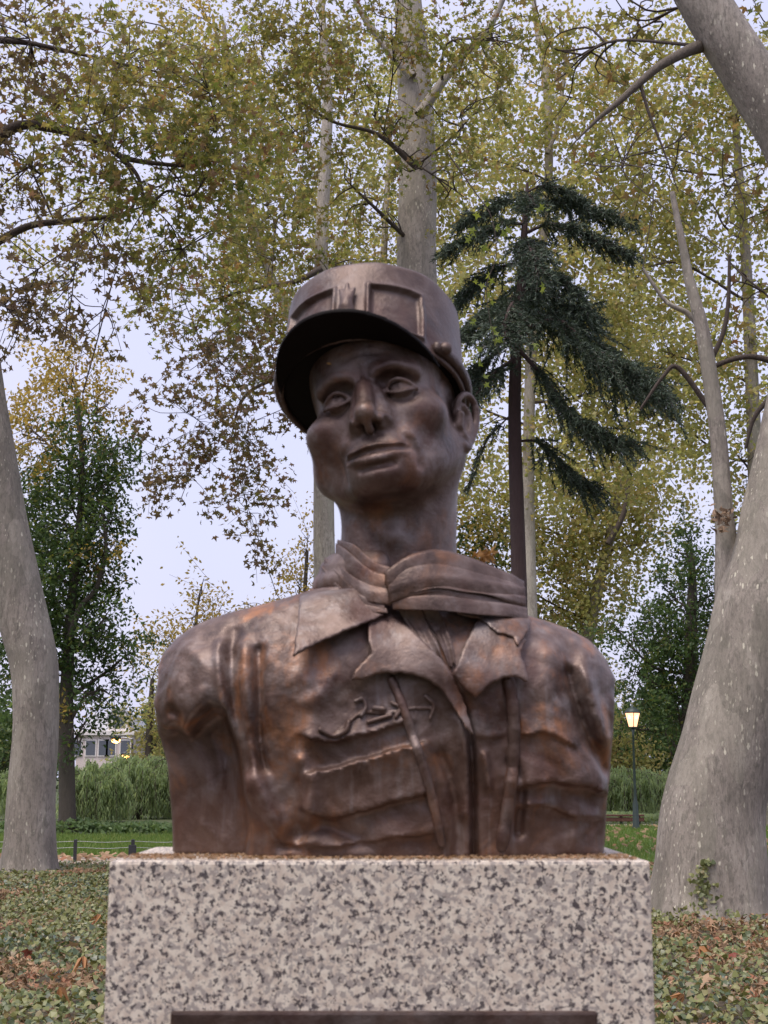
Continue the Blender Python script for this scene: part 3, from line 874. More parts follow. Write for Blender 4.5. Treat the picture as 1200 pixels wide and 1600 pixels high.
def bark_plane(name, flake=0.5, tone=1.0, seed=0.0):
    n = Nodes(name)
    p = n.mapping(n.n('ShaderNodeNewGeometry').outputs['Position'], (1, 1, 0.45), (seed, seed, seed))
    a = n.noise(p, 3.5, 5, 0.6, 0.3); b = n.noise(p, 14, 5, 0.65, 0.4); c = n.noise(p, 60, 4)
    t = lambda *v: tuple(x * tone for x in v)
    col = n.ramp(a, [(0.35, t(0.25, 0.215, 0.18)), (0.55, t(0.35, 0.30, 0.255)), (0.7, t(0.43, 0.38, 0.325))])
    col = n.mix(n.ramp(b, [(0.50, (0, 0, 0)), (0.62, (0.65,) * 3)]), col, t(0.16, 0.145, 0.115))
    col = n.mix(n.math('MULTIPLY', c, 0.35), col, t(0.12, 0.10, 0.085))
    speck = n.noise(n.mapping(p, (1, 1, 0.8)), 38, 4, 0.7)
    col = n.mix(n.ramp(speck, [(0.56, (0, 0, 0)), (0.66, (0.6,) * 3)]), col, t(0.12, 0.105, 0.09))
    col = n.mix(n.ramp(speck, [(0.30, (0.5,) * 3), (0.40, (0, 0, 0))]), col, t(0.46, 0.42, 0.35))
    streak = n.noise(n.mapping(p, (1, 1, 0.22)), 26, 5, 0.7, 0.2)
    col = n.mix(n.ramp(streak, [(0.52, (0, 0, 0)), (0.66, (0.6,) * 3)]), col, t(0.13, 0.11, 0.095))
    plate = n.n('ShaderNodeTexVoronoi', Scale=3.2)
    wp = n.n('ShaderNodeMix', data_type='RGBA', blend_type='ADD')
    wp.inputs['Factor'].default_value = 0.22
    nz = n.n('ShaderNodeTexNoise', Scale=5.0, Detail=4.0)
    n.l(p, nz.inputs['Vector']); n.l(p, wp.inputs['A']); n.l(nz.outputs['Color'], wp.inputs['B'])
    n.l(wp.outputs['Result'], plate.inputs['Vector'])
    ps = n.n('ShaderNodeSeparateColor'); n.l(plate.outputs['Color'], ps.inputs[0])
    col = n.mix(n.math('MULTIPLY', n.ramp(ps.outputs[1], [(0.60, (0, 0, 0)), (0.66, (1, 1, 1))]), 0.28), col, t(0.40, 0.36, 0.29))
    col = n.mix(n.math('MULTIPLY', n.ramp(ps.outputs[2], [(0.70, (0, 0, 0)), (0.76, (1, 1, 1))]), 0.32), col, t(0.17, 0.155, 0.12))
    v = n.n('ShaderNodeTexVoronoi', Scale=12.0)
    n.l(n.mapping(p, (1.3, 1.3, 1.0), (0.3, 0, 0)), v.inputs['Vector'])
    sep = n.n('ShaderNodeSeparateColor'); n.l(v.outputs['Color'], sep.inputs[0])
    warp = n.math('ADD', v.outputs['Distance'], n.math('MULTIPLY', n.noise(p, 45, 3), 0.55))
    fl = n.math('MULTIPLY', n.ramp(warp, [(0.44, (1, 1, 1)), (0.52, (0, 0, 0))]), n.ramp(sep.outputs[0], [(0.48, (0, 0, 0)), (0.52, (1, 1, 1))]))
    fl = n.math('MULTIPLY', fl, n.ramp(n.noise(p, 1.6, 3), [(0.50, (0.03,) * 3), (0.60, (1, 1, 1))]))
    v2 = n.n('ShaderNodeTexVoronoi', Scale=24.0)
    n.l(n.mapping(p, (1.2, 1.2, 1.0), (1.3, 2, 0)), v2.inputs['Vector'])
    s2 = n.n('ShaderNodeSeparateColor'); n.l(v2.outputs['Color'], s2.inputs[0])
    w2 = n.math('ADD', v2.outputs['Distance'], n.math('MULTIPLY', n.noise(p, 70, 3), 0.7))
    f2 = n.math('MULTIPLY', n.ramp(w2, [(0.52, (1, 1, 1)), (0.62, (0, 0, 0))]), n.ramp(s2.outputs[0], [(0.55, (0, 0, 0)), (0.6, (1, 1, 1))]))
    f2 = n.math('MULTIPLY', f2, n.ramp(n.noise(p, 2.3, 3), [(0.46, (0.05,) * 3), (0.58, (1, 1, 1))]))
    fl = n.math('MAXIMUM', fl, f2)
    col = n.mix(n.math('MULTIPLY', fl, flake), col, (0.64, 0.59, 0.47))
    n.bump(n.math('ADD', n.math('MULTIPLY', b, 0.6), n.math('ADD', n.math('MULTIPLY', streak, 0.6), n.math('MULTIPLY', ps.outputs[1], 0.5))), 0.7, 0.03)
    return n.set(Base_Color=col, Roughness=0.85)
BARK = bark_plane('plane_bark', 0.9)
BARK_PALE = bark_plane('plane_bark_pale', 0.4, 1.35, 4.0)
BARK_PEEL = bark_plane('plane_bark_peeling', 0.8, 1.0, 8.0)
def bark_dark(name, col):
    n = Nodes(name)
    p = n.mapping(n.n('ShaderNodeNewGeometry').outputs['Position'], (1, 1, 0.25))
    a = n.noise(p, 22, 6, 0.7); b = n.noise(p, 4, 3)
    c = n.mix(a, tuple(x * 0.55 for x in col), tuple(x * 1.5 for x in col))
    c = n.mix(n.math('MULTIPLY', b, 0.4), c, tuple(x * 0.7 for x in col))
    n.bump(a, 0.9, 0.05)
    return n.set(Base_Color=c, Roughness=0.9)
BARK_CON = bark_dark('conifer_bark', (0.075, 0.045, 0.042))
BARK_BROWN = bark_dark('brown_bark', (0.085, 0.068, 0.055))
BARK_BRANCH = bark_dark('branch_bark', (0.15, 0.12, 0.095))
TWIG = bark_dark('twig_bark', (0.085, 0.062, 0.05))

# ------------------------------------------------------------------ plant geometry
def rand_unit(n, rng):
    v = rng.normal(size=(n, 3)); return v / np.linalg.norm(v, axis=1, keepdims=True)

STAR = []
for i_, (a_, r_) in enumerate([(-90, .12), (-62, .46), (-28, .24), (8, .52), (48, .25), (90, .60), (132, .25), (172, .52), (208, .24), (242, .46)]):
    STAR.append((math.cos(R(a_)) * r_, math.sin(R(a_)) * r_ + 0.05, -0.10 * r_ / 0.6 if i_ % 2 else 0.03))
STAR = np.array(STAR)
STAR_F = [(i, (i + 1) % 10, 10) for i in range(10)]
STAR_V = np.vstack([STAR, [0, 0, 0.05]])
OVAL_V = np.array([(0, -.5, 0), (.24, -.12, .05), (.2, .2, .05), (0, .52, -.06), (-.2, .2, .05), (-.24, -.12, .05)])
OVAL_F = [(0, 1, 5), (1, 2, 5), (2, 4, 5), (2, 3, 4)]
TRI_V = np.array([(0, -.45, 0), (.46, .02, .10), (.04, .58, -.06), (-.46, .10, .08)])
TRI_F = [(0, 1, 2), (0, 2, 3)]
KITE_V = np.array([(0, -.5, 0), (.27, .02, .08), (0, .56, -.05), (-.27, .02, .08)])
KITE_F = [(0, 1, 2), (0, 2, 3)]
IVY_V = np.array([(0, -.42, 0), (.42, -.30, -.06), (.30, .05, .04), (0, .5, -.08), (-.30, .05, .04), (-.42, -.30, -.06)])
IVY_F = [(0, 1, 2), (0, 2, 4), (2, 3, 4), (0, 4, 5)]
STRAND_V = np.array([(-.5, 0, 0), (.5, 0, 0), (.35, 1.0, .02), (-.35, 1.0, .02)])

def leaf_mesh(name, C, size, shape, mat, parent, rng, nrm=None, spread=1.0, aspect=None):
    """Leaves at C, each its own rotation; nrm gives a preferred facing."""
    V0, F0 = shape
    V0 = np.asarray(V0, float); F0 = np.asarray(F0)
    N = len(C)
    n = rand_unit(N, rng) * spread
    if nrm is not None: n = n + nrm
    n /= np.linalg.norm(n, axis=1, keepdims=True) + 1e-9
    t = rand_unit(N, rng)
    t -= n * (t * n).sum(1, keepdims=True); t /= np.linalg.norm(t, axis=1, keepdims=True) + 1e-9
    b = np.cross(n, t)
    curl = rng.uniform(-1.2, 2.2, N)[:, None, None]
    s = np.asarray(size).reshape(-1, 1, 1)
    V = (t[:, None, :] * V0[None, :, 0:1] + b[:, None, :] * V0[None, :, 1:2] + n[:, None, :] * (V0[None, :, 2:3] * curl)) * s + C[:, None, :]
    k = len(V0)
    F = (F0[None] + (np.arange(N) * k)[:, None, None]).reshape(-1, F0.shape[1])
    return mesh_obj(name, V.reshape(-1, 3), F, mat, parent, False)

def tube_mesh(name, paths, mat, parent=None, seg=12, rough=0.0, flare=None, rng=None, buttress=0.0):
    """paths: list of (points, radii). One mesh."""
    VV, FF, off = [], [], 0
    for pts, rad in paths:
        P = np.asarray(pts, float); n = len(P)
        rad = np.asarray(rad, float)
        T = np.gradient(P, axis=0); T /= np.linalg.norm(T, axis=1, keepdims=True) + 1e-9
        ref = np.array([0.31, 0.93, 0.2]) if abs(T[0] @ np.array([0.31, 0.93, 0.2])) < 0.9 else np.array([1.0, 0, 0])
        A = np.cross(T, ref); A /= np.linalg.norm(A, axis=1, keepdims=True) + 1e-9
        B = np.cross(T, A)
        th = np.linspace(0, 2 * np.pi, seg, endpoint=False)
        rr = np.repeat(rad[:, None], seg, 1)
        if rough:
            ph = (rng or RNG).uniform(0, 6.28, 4)
            i = np.arange(n)[:, None]
            rr = rr * (1 + rough * (np.sin(2 * th[None] + ph[0] + i * 0.11) * 0.5 + np.sin(3 * th[None] + ph[1] - i * 0.17) * 0.35 + np.sin(i * 0.45 + ph[2] + th[None]) * 0.3 + np.sin(5 * th[None] + i * 0.3) * 0.18))
        if buttress:
            g = np.exp(-np.arange(n)[:, None] / (n * 0.05))
            rr = rr * (1 + buttress * g * (0.35 + 0.5 * np.sin(5 * th[None] + 0.8) + 0.2 * np.sin(9 * th[None])))
        V = P[:, None, :] + A[:, None, :] * (np.cos(th)[None, :, None] * rr[..., None]) + B[:, None, :] * (np.sin(th)[None, :, None] * rr[..., None])
        VV.append(V.reshape(-1, 3))
        i = np.arange(n - 1)[:, None] * seg; j = np.arange(seg)[None]; j2 = (j + 1) % seg
        FF.append(np.stack([i + j, i + j2, i + seg + j2, i + seg + j], -1).reshape(-1, 4) + off)
        off += n * seg
    F = np.concatenate(FF)
    return mesh_obj(name, np.concatenate(VV), F[:, ::-1].copy(), mat, parent)

def px_path(rows, Y, n=8, widths=True):
    """rows of (px, py, width px[, dY]) at depth Y -> smooth points and radii."""
    pts, rad = [], []
    for r in rows:
        y = Y + (r[3] if len(r) > 3 else 0)
        p = at(r[0], r[1], y)
        pts.append((*p, r[2] / 2 * y / FPX))
    S = np.array(smooth([np.array(p) for p in pts], n))
    return S[:, :3], np.maximum(S[:, 3], 0.002)

def rel(path, root):
    P, r = path
    return P - np.array(root.location), r

DENS = {'star': 1.1, 'tri': 1.2, 'oval': 1.9}

class Tree:
    def __init__(self, name, label, trunk, Y, bark, group='trees in the park', cat='tree', base=None, seed=1, rough=0.05, buttress=0.0, seg=24):
        self.rng = np.random.default_rng(seed)
        P, r = px_path(trunk, Y)
        if base is not None:            # carry the trunk down to the ground
            P[0][2] = min(P[0][2], -0.05)
        self.P, self.r = P, r
        self.root = empty(name, (float(P[0][0]), float(P[0][1]), 0.0))
        tag(self.root, label, cat, group)
        self.o = np.array(self.root.location)
        self.trunk = tube_mesh('trunk', [(P - self.o, r)], bark, self.root, seg, rough, rng=self.rng, buttress=buttress)
        self.bark = bark
        self.twigs = []
        self.leaves = {}
        self.anchors = [(P, r)]
    def branch(self, rows, Y, mat=None, name='branch', seg=10):
        P, r = px_path(rows, Y)
        tube_mesh(name, [(P - self.o, r)], mat or self.bark, self.root, seg, 0.06, rng=self.rng)
        self.anchors.append((P, r))
    def nearest(self, c):
        best = None
        for P, r in self.anchors:
            d = np.linalg.norm((P - c) * np.array([1, 1, 0.8]) + np.array([0, 0, 0.8]), axis=1)
            i = int(d.argmin())
            if best is None or d[i] < best[0]: best = (d[i], P[i], r[i])
        return best[1], best[2]
    def blob(self, px, py, Y, rx, rz, mat, cov=0.9, ry=None, size=(0.08, 0.19), per=18, sub=10, tl=0.8, link=True, shape='star', droop=0.5):
        rng = self.rng
        c = np.array(at(px, py, Y)); R3 = np.array([rx * Y / FPX, ry or max(1.2, 0.7 * (rx + rz) / 2 * Y / FPX), rz * Y / FPX])
        area = math.pi * R3[0] * R3[2]
        sm = sum(size) / 2
        n = int(cov * DENS[shape] * area / (0.24 * sm * sm))
        m = max(4, n // per)
        u = rand_unit(m, rng) * rng.uniform(0.05, 1, (m, 1)) ** 0.42
        tips = c + u * R3
        dirs = rand_unit(m, rng) * 0.7 + u * 0.7 + np.array([0, 0, -droop])
        dirs /= np.linalg.norm(dirs, axis=1, keepdims=True)
        L = tl * rng.uniform(0.6, 1.3, m)
        t = rng.uniform(0, 1, (m, per))
        C = tips[:, None, :] + dirs[:, None, :] * (t * L[:, None])[..., None] + rng.normal(size=(m, per, 3)) * 0.13 * tl
        C = C.reshape(-1, 3)
        S = rng.uniform(size[0], size[1], len(C))
        self.leaves.setdefault((mat.name, shape), []).append((C, S, mat))
        if link:
            a, ra = self.nearest(c)
            mid = (a + c) / 2 + rng.normal(size=3) * 0.12 * np.linalg.norm(c - a) + np.array([0, 0, 0.08 * np.linalg.norm(c - a)])
            main = smooth([a, mid, c, c + (c - mid) * 0.5], 5)
            r0 = min(ra * 0.5, 0.09 if Y > 25 else 0.034) * 0.7
            rad = np.linspace(r0, 0.012, len(main))
            self.twigs.append((main, rad))
            M = np.array(main)
            for i in rng.choice(m, min(m, sub), replace=False):
                j = int(np.linalg.norm(M - tips[i], axis=1).argmin())
                j = max(0, j - 2)
                k = (M[j] + tips[i]) / 2 + rng.normal(size=3) * 0.12
                q = smooth([M[j], k, tips[i], tips[i] + dirs[i] * L[i]], 3)
                self.twigs.append((q, np.linspace(min(rad[j], 0.022), 0.004, len(q))))
    def done(self, extra=None):
        if self.twigs:
            t = tube_mesh('twigs', [(np.array(p) - self.o, r) for p, r in self.twigs], TWIG, self.root, 5)
            t['kind'] = 'stuff'
        for (mn, sh), L in self.leaves.items():
            C = np.concatenate([l[0] for l in L]) - self.o; S = np.concatenate([l[1] for l in L])
            keep = C[:, 2] + self.o[2] > 0.05
            C, S = C[keep], S[keep]
            shape = {'star': (STAR_V, STAR_F), 'tri': (TRI_V, TRI_F), 'oval': (KITE_V, KITE_F)}[sh]
            o = leaf_mesh('crown', C, S, shape, L[0][2], self.root, self.rng, np.array([[0, 0, 0.35]]))
            o['kind'] = 'stuff'
        return self

# ------------------------------------------------------------------ near plane tree, left
t = Tree('plane_tree', 'mottled grey plane tree with a curving trunk at the left, bare below, standing in ivy', [
    (44, 1380, 92), (45, 1355, 82), (47, 1300, 77), (52, 1200, 73), (56, 1110, 71), (54, 1050, 73), (40, 980, 76), (22, 900, 76), (3, 800, 74), (-14, 700, 72),
    (-28, 600, 70), (-42, 480, 64), (-50, 330, 56), (-45, 180, 48), (-30, 20, 40), (-20, -150, 30)], 23.6, BARK, 'plane trees', seed=11, base=0, buttress=0.55)
t.branch([(-48, 400, 26), (0, 375, 15), (50, 352, 12), (110, 345, 10), (195, 333, 7), (215, 300, 3), (225, 280, 1)], 22.5, TWIG)
t.branch([(-50, 260, 30), (20, 200, 18), (80, 200, 15), (125, 212, 14), (165, 225, 12), (190, 245, 10), (240, 255, 8), (300, 258, 6), (330, 240, 3)], 21.5, TWIG)
t.branch([(185, 240, 8), (215, 275, 7), (230, 320, 5), (262, 298, 4), (300, 305, 4), (330, 262, 3)], 21.5, TWIG)
t.branch([(-20, 60, 16), (60, 70, 8), (170, 95, 5), (280, 120, 2)], 21, TWIG)
for b in [(40, 40, 21, 130, 110, 0.8), (200, 90, 20.5, 150, 90, 1.15), (330, 160, 21, 110, 110, 0.9), (150, 210, 20, 150, 70, 0.85), (270, 270, 21, 130, 75, 1.1), (60, 270, 21, 110, 70, 0.7),
          (330, 230, 22, 90, 80, 0.9), (90, 400, 21, 130, 60, 0.62), (20, 480, 21, 70, 60, 0.7), (110, 480, 21, 90, 50, 0.5), (280, 380, 22, 90, 70, 0.85), (-60, 150, 21, 90, 200, 0.8), (150, 540, 21, 45, 28, 0.4)]:
    t.blob(*b[:5], M_PLANE if b[0] > 140 and b[1] < 400 else M_PURPLE, b[5], sub=16)
t.done()

# ------------------------------------------------------------------ plane tree behind the head
t = Tree('plane_tree', 'tall straight plane tree with peeling bark rising behind the cap', [
    (655, 1330, 92), (655, 1200, 76), (654, 900, 68), (653, 700, 66), (653, 500, 66), (651, 400, 64), (652, 300, 62), (650, 180, 58), (645, 90, 54), (638, 0, 46), (630, -120, 36)],
    31, BARK_PEEL, 'plane trees', seed=12, base=0, buttress=0.4)
t.branch([(655, 180, 20), (690, 130, 16), (720, 90, 14), (760, 50, 12), (790, -10, 9)], 30)
t.branch([(645, 120, 18), (600, 70, 13), (560, 10, 10), (540, -60, 8)], 30.5)
t.branch([(650, 260, 12), (590, 210, 7), (520, 190, 5), (455, 150, 4)], 29.5, TWIG)
for b in [(500, 60, 28, 120, 100, 0.95), (620, 30, 27, 110, 70, 0.7), (590, 190, 29, 70, 60, 0.5), (760, 60, 28, 110, 90, 0.9), (720, 180, 28, 80, 70, 0.75), (700, 290, 29, 40, 50, 0.5), (470, 200, 29, 90, 90, 0.85),
          (560, 300, 30, 60, 60, 0.6), (640, 245, 28, 60, 22, 0.5), (430, 60, 28, 80, 70, 0.9)]:
    t.blob(*b[:5], M_PLANE, b[5], sub=12)
t.done()

# ------------------------------------------------------------------ hanging bough left of the head, from a tree out of the picture's middle
t = Tree('plane_tree', 'pale thin plane tree seen left of the neck, with boughs drooping into the open sky', [
    (507, 1330, 44), (507, 1100, 38), (507, 900, 34), (506, 770, 32), (504, 600, 28), (502, 450, 25), (503, 360, 22), (508, 250, 20), (512, 160, 17), (505, 60, 13), (500, -60, 9)], 42, BARK_PALE, 'plane trees', seed=13, base=0)
t.branch([(504, 560, 13), (470, 580, 8), (430, 592, 6.5), (390, 612, 5.5), (372, 640, 4.5), (360, 690, 1.5)], 40, TWIG)
t.branch([(503, 420, 13), (460, 440, 8), (400, 450, 6), (330, 470, 4)], 40, TWIG)
for b in [(340, 560, 38, 100, 55, 1.1), (300, 650, 38, 90, 55, 0.95), (390, 690, 38, 60, 70, 0.85), (250, 700, 38, 45, 28, 0.7), (290, 760, 38, 60, 28, 0.7), (385, 790, 38, 50, 38, 0.95), (408, 855, 38, 18, 36, 0.75), (235, 740, 38, 28, 16, 0.5),
          (350, 440, 39, 120, 70, 1.15), (300, 500, 38, 90, 45, 0.9), (420, 510, 40, 60, 80, 1.0), (440, 640, 40, 40, 40, 0.6), (420, 330, 41, 90, 100, 1.1), (520, 420, 42, 60, 80, 0.9)]:
    t.blob(*b[:5], M_PURPLE if b[1] > 530 else M_PLANE, b[5], sub=18, size=(0.16, 0.25), tl=1.1)
t.done()

# ------------------------------------------------------------------ great plane tree, right
t = Tree('plane_tree', 'massive flecked plane tree at the right, its broad base in fallen leaves and ivy', [
    (1110, 1445, 196), (1109, 1425, 180), (1111, 1350, 162), (1117, 1250, 150), (1143, 1150, 145), (1169, 1050, 148), (1190, 950, 144), (1206, 870, 128), (1222, 800, 125), (1242, 700, 118),
    (1262, 600, 112), (1278, 480, 108), (1272, 340, 102), (1235, 220, 98), (1172, 118, 92), (1105, 10, 86), (1050, -90, 78), (1010, -200, 60)], 16.4, BARK, 'plane trees', seed=14, base=0, buttress=0.35, seg=36)
t.branch([(1150, 960, 70), (1139, 880, 44), (1132, 810, 31), (1124, 700, 27), (1111, 600, 25), (1096, 510, 22), (1078, 440, 17), (1066, 380, 13), (1050, 300, 9)], 16.6, BARK, seg=16)
t.branch([(1150, 55, 34, 0.35), (1100, 70, 24, 0.25), (1068, 83, 19, 0.1), (1030, 104, 16), (990, 138, 13), (960, 165, 10), (935, 185, 7), (905, 215, 3), (885, 235, 1)], 16.2, BARK_BRANCH)
t.branch([(1000, 130, 7), (1015, 180, 5), (1035, 230, 3.5), (1060, 300, 1.5)], 16.2, TWIG)
t.branch([(1100, 520, 10), (1075, 490, 9), (1040, 470, 7), (1005, 420, 5)], 16.8, BARK)
t.branch([(1112, 560, 9), (1130, 520, 8), (1138, 470, 7), (1140, 400, 5)], 16.9, TWIG)
t.branch([(1270, 590, 16), (1190, 560, 10), (1150, 560, 9), (1110, 575, 8)], 16.8, TWIG)
t.branch([(1110, 640, 9), (1060, 575, 8), (1035, 590, 6), (1000, 640, 4)], 17.4, TWIG)
t.branch([(1215, 610, 12), (1180, 650, 7), (1165, 700, 5)], 17.5, TWIG)
for b in [(1010, 40, 18, 120, 70, 0.55), (900, 90, 19, 90, 90, 0.5), (1150, 280, 18, 70, 90, 0.6), (1040, 230, 19, 90, 80, 0.5), (1160, 430, 18, 60, 70, 0.5), (1200, 120, 18, 60, 80, 0.6), (940, 260, 19, 60, 50, 0.35)]:
    t.blob(*b[:5], M_PLANE, b[5], sub=10, size=(0.12, 0.18))
# torn bark where the second stem leaves the trunk
C = np.array([at(1131 + t.rng.normal() * 9, 812 + t.rng.normal() * 9, 16.25 + t.rng.normal() * 0.04) for _ in range(46)]) - t.o
leaf_mesh('torn_bark', C, t.rng.uniform(0.06, 0.14, 46), (OVAL_V * np.array([0.8, 1, 2.0]), OVAL_F), bark_dark('torn_bark_wood', (0.30, 0.20, 0.13)), t.root, t.rng, np.array([[0, -0.8, 0.2]]))['kind'] = 'stuff'
t.done()
GREAT = t

# ------------------------------------------------------------------ plane trees further back
def back_tree(label, trunk, Y, blobs, mat, bark=BARK_PALE, seed=20, size=(0.12, 0.20), group='plane trees', name='plane_tree', tl=1.5, shape='tri', branches=(), sub=10):
    t = Tree(name, label, trunk, Y, bark, group, seed=seed, base=0, seg=14)
    for br in branches: t.branch(*br)
    for b in blobs:
        t.blob(*b[:5], b[6] if len(b) > 6 else mat, b[5], sub=sub, size=size, tl=tl, shape=shape, per=26)
    return t.done()

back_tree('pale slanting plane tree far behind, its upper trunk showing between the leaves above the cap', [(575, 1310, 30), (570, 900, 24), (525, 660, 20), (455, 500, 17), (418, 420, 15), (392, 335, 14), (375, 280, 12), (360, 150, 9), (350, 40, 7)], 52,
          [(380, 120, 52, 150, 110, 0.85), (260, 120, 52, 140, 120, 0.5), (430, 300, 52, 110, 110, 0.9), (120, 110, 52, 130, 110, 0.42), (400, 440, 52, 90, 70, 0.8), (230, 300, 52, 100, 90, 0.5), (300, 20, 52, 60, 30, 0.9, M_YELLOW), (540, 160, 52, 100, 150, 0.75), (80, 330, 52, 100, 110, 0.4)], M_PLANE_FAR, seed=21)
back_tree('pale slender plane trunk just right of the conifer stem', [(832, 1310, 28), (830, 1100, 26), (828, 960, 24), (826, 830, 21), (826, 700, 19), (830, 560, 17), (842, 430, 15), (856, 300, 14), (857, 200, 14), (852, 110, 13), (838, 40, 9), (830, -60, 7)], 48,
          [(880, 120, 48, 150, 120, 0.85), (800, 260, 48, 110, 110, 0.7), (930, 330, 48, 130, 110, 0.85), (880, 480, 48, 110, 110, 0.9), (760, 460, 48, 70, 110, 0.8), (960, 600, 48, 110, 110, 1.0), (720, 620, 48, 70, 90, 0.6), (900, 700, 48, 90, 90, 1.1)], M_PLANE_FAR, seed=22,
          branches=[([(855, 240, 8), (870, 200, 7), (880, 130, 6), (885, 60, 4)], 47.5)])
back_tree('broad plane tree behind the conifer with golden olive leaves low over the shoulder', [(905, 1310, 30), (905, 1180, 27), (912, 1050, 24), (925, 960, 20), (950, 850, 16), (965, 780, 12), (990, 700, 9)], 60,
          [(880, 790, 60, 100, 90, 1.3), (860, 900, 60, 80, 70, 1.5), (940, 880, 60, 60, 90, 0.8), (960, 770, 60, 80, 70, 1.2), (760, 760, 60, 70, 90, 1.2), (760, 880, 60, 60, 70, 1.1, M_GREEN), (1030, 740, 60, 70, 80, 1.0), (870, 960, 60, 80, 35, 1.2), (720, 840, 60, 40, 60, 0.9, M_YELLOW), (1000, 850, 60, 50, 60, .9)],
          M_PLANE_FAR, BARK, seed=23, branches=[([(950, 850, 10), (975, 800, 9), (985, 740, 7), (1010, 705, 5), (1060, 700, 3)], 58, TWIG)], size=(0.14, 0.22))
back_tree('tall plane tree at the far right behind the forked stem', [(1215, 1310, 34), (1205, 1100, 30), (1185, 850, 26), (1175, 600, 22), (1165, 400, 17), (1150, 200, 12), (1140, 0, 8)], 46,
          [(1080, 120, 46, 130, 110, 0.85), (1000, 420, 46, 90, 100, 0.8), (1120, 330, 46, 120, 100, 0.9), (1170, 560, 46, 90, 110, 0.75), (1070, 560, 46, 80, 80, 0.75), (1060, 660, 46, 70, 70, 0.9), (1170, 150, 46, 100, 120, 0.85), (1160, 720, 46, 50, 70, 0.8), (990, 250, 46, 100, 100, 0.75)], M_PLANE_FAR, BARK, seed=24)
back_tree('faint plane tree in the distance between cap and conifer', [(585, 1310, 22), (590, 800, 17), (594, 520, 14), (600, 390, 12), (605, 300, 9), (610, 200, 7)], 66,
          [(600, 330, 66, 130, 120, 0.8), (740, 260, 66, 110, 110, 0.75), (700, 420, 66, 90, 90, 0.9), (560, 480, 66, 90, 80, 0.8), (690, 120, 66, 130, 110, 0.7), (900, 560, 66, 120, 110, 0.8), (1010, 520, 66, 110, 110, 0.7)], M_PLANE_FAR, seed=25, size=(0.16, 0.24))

# ------------------------------------------------------------------ dark broadleaf trees left and right
back_tree('dark green broadleaf tree with a brown trunk and a yellowing top, left of the shoulder', [(106, 1312, 30), (105, 1250, 25), (103, 1150, 24), (104, 1080, 21), (110, 960, 16), (122, 850, 12), (128, 720, 9), (120, 620, 6)], 40,
          [(95, 590, 41, 70, 60, 1.0, M_YELLOW), (160, 640, 41, 40, 50, 0.8, M_YELLOW), (60, 680, 40, 60, 60, 1.0, M_YELLOW), (130, 700, 40, 60, 60, 1.2), (110, 800, 40, 75, 65, 1.4), (45, 780, 42, 45, 70, 1.3), (45, 870, 42, 40, 60, 1.3), (175, 700, 40, 28, 50, 0.9), (160, 800, 40, 34, 50, 1.0), (50, 950, 42, 50, 60, 1.4), (150, 760, 40, 45, 50, 0.7), (80, 900, 40, 85, 75, 1.6), (140, 880, 40, 50, 60, 0.9), (100, 1000, 40, 80, 60, 1.6),
           (160, 970, 40, 40, 45, 0.9), (170, 860, 40, 28, 30, 0.6, M_YELLOW), (190, 1030, 40, 45, 40, 0.5), (150, 1080, 40, 50, 40, 0.8), (30, 1000, 40, 50, 90, 1.2), (100, 1110, 40, 26, 20, 0.8, M_YELLOW), (126, 1140, 40, 16, 40, 0.8)], M_GREEN, BARK_BROWN, seed=31, group='dark broadleaf trees', name='broadleaf_tree', size=(0.11, 0.19), tl=1.0, shape='oval', sub=16,
          branches=[([(108, 1000, 12), (125, 950, 9), (150, 920, 8), (165, 860, 6), (160, 800, 4)], 39.5)])
back_tree('dark green broadleaf tree behind the lamp, right of the shoulder', [(1075, 1315, 30), (1076, 1200, 26), (1078, 1080, 23), (1080, 980, 20), (1082, 900, 12), (1080, 850, 4)], 46.5,
          [(1075, 850, 46.5, 45, 60, 0.9), (1060, 940, 46.5, 70, 50, 1.1), (1020, 990, 46.5, 65, 40, 1.1), (1080, 1010, 46.5, 60, 60, 1.3), (1010, 1060, 46.5, 60, 45, 1.1), (1060, 1110, 46.5, 60, 50, 1.2), (970, 990, 46.5, 40, 25, 0.8), (1000, 1140, 46.5, 40, 25, 0.6), (1110, 930, 46.5, 40, 60, 1.0)], M_GREEN, BARK_BROWN, seed=32,
          group='dark broadleaf trees', name='broadleaf_tree', size=(0.11, 0.19), tl=1.0, shape='oval', sub=14)
back_tree('olive leaved bushy tree standing left of the arm stump beyond the willows', [(232, 1290, 16), (232, 1200, 14), (234, 1130, 10), (238, 1060, 6)], 64,
          [(240, 1120, 64, 32, 35, 1.4), (240, 1170, 64, 34, 35, 1.4), (258, 1080, 64, 30, 35, 0.7), (268, 1030, 64, 36, 35, 0.5)], M_PLANE_FAR, BARK_BROWN, seed=33, group='far broadleaf trees', name='broadleaf_tree', size=(0.17, 0.27), shape='oval')
back_tree('young sparse tree with coppery leaves against the sky behind the shoulder', [(300, 1300, 12), (301, 1100, 10), (304, 1000, 7), (310, 940, 3), (316, 910, 1)], 55,
          [(316, 915, 55, 16, 28, 0.9), (300, 970, 55, 40, 35, 0.55), (270, 1000, 55, 40, 35, 0.6), (340, 960, 55, 30, 22, 0.4), (330, 1000, 55, 40, 30, 0.8)], M_YELLOW, BARK_BROWN, seed=34, group='far broadleaf trees', name='young_tree', size=(0.13, 0.22), shape='oval')
back_tree('pale yellow tree peeping out between collar and thin plane trunk', [(480, 1300, 16), (478, 1100, 13), (476, 950, 8), (480, 860, 5)], 60,
          [(480, 850, 60, 16, 45, 0.8), (470, 910, 60, 26, 30, 0.9), (440, 940, 60, 24, 18, 0.8), (400, 950, 60, 24, 9, .6)], M_YELLOW, BARK_BROWN, seed=35, group='far broadleaf trees', name='broadleaf_tree', size=(0.13, 0.22), shape='oval')
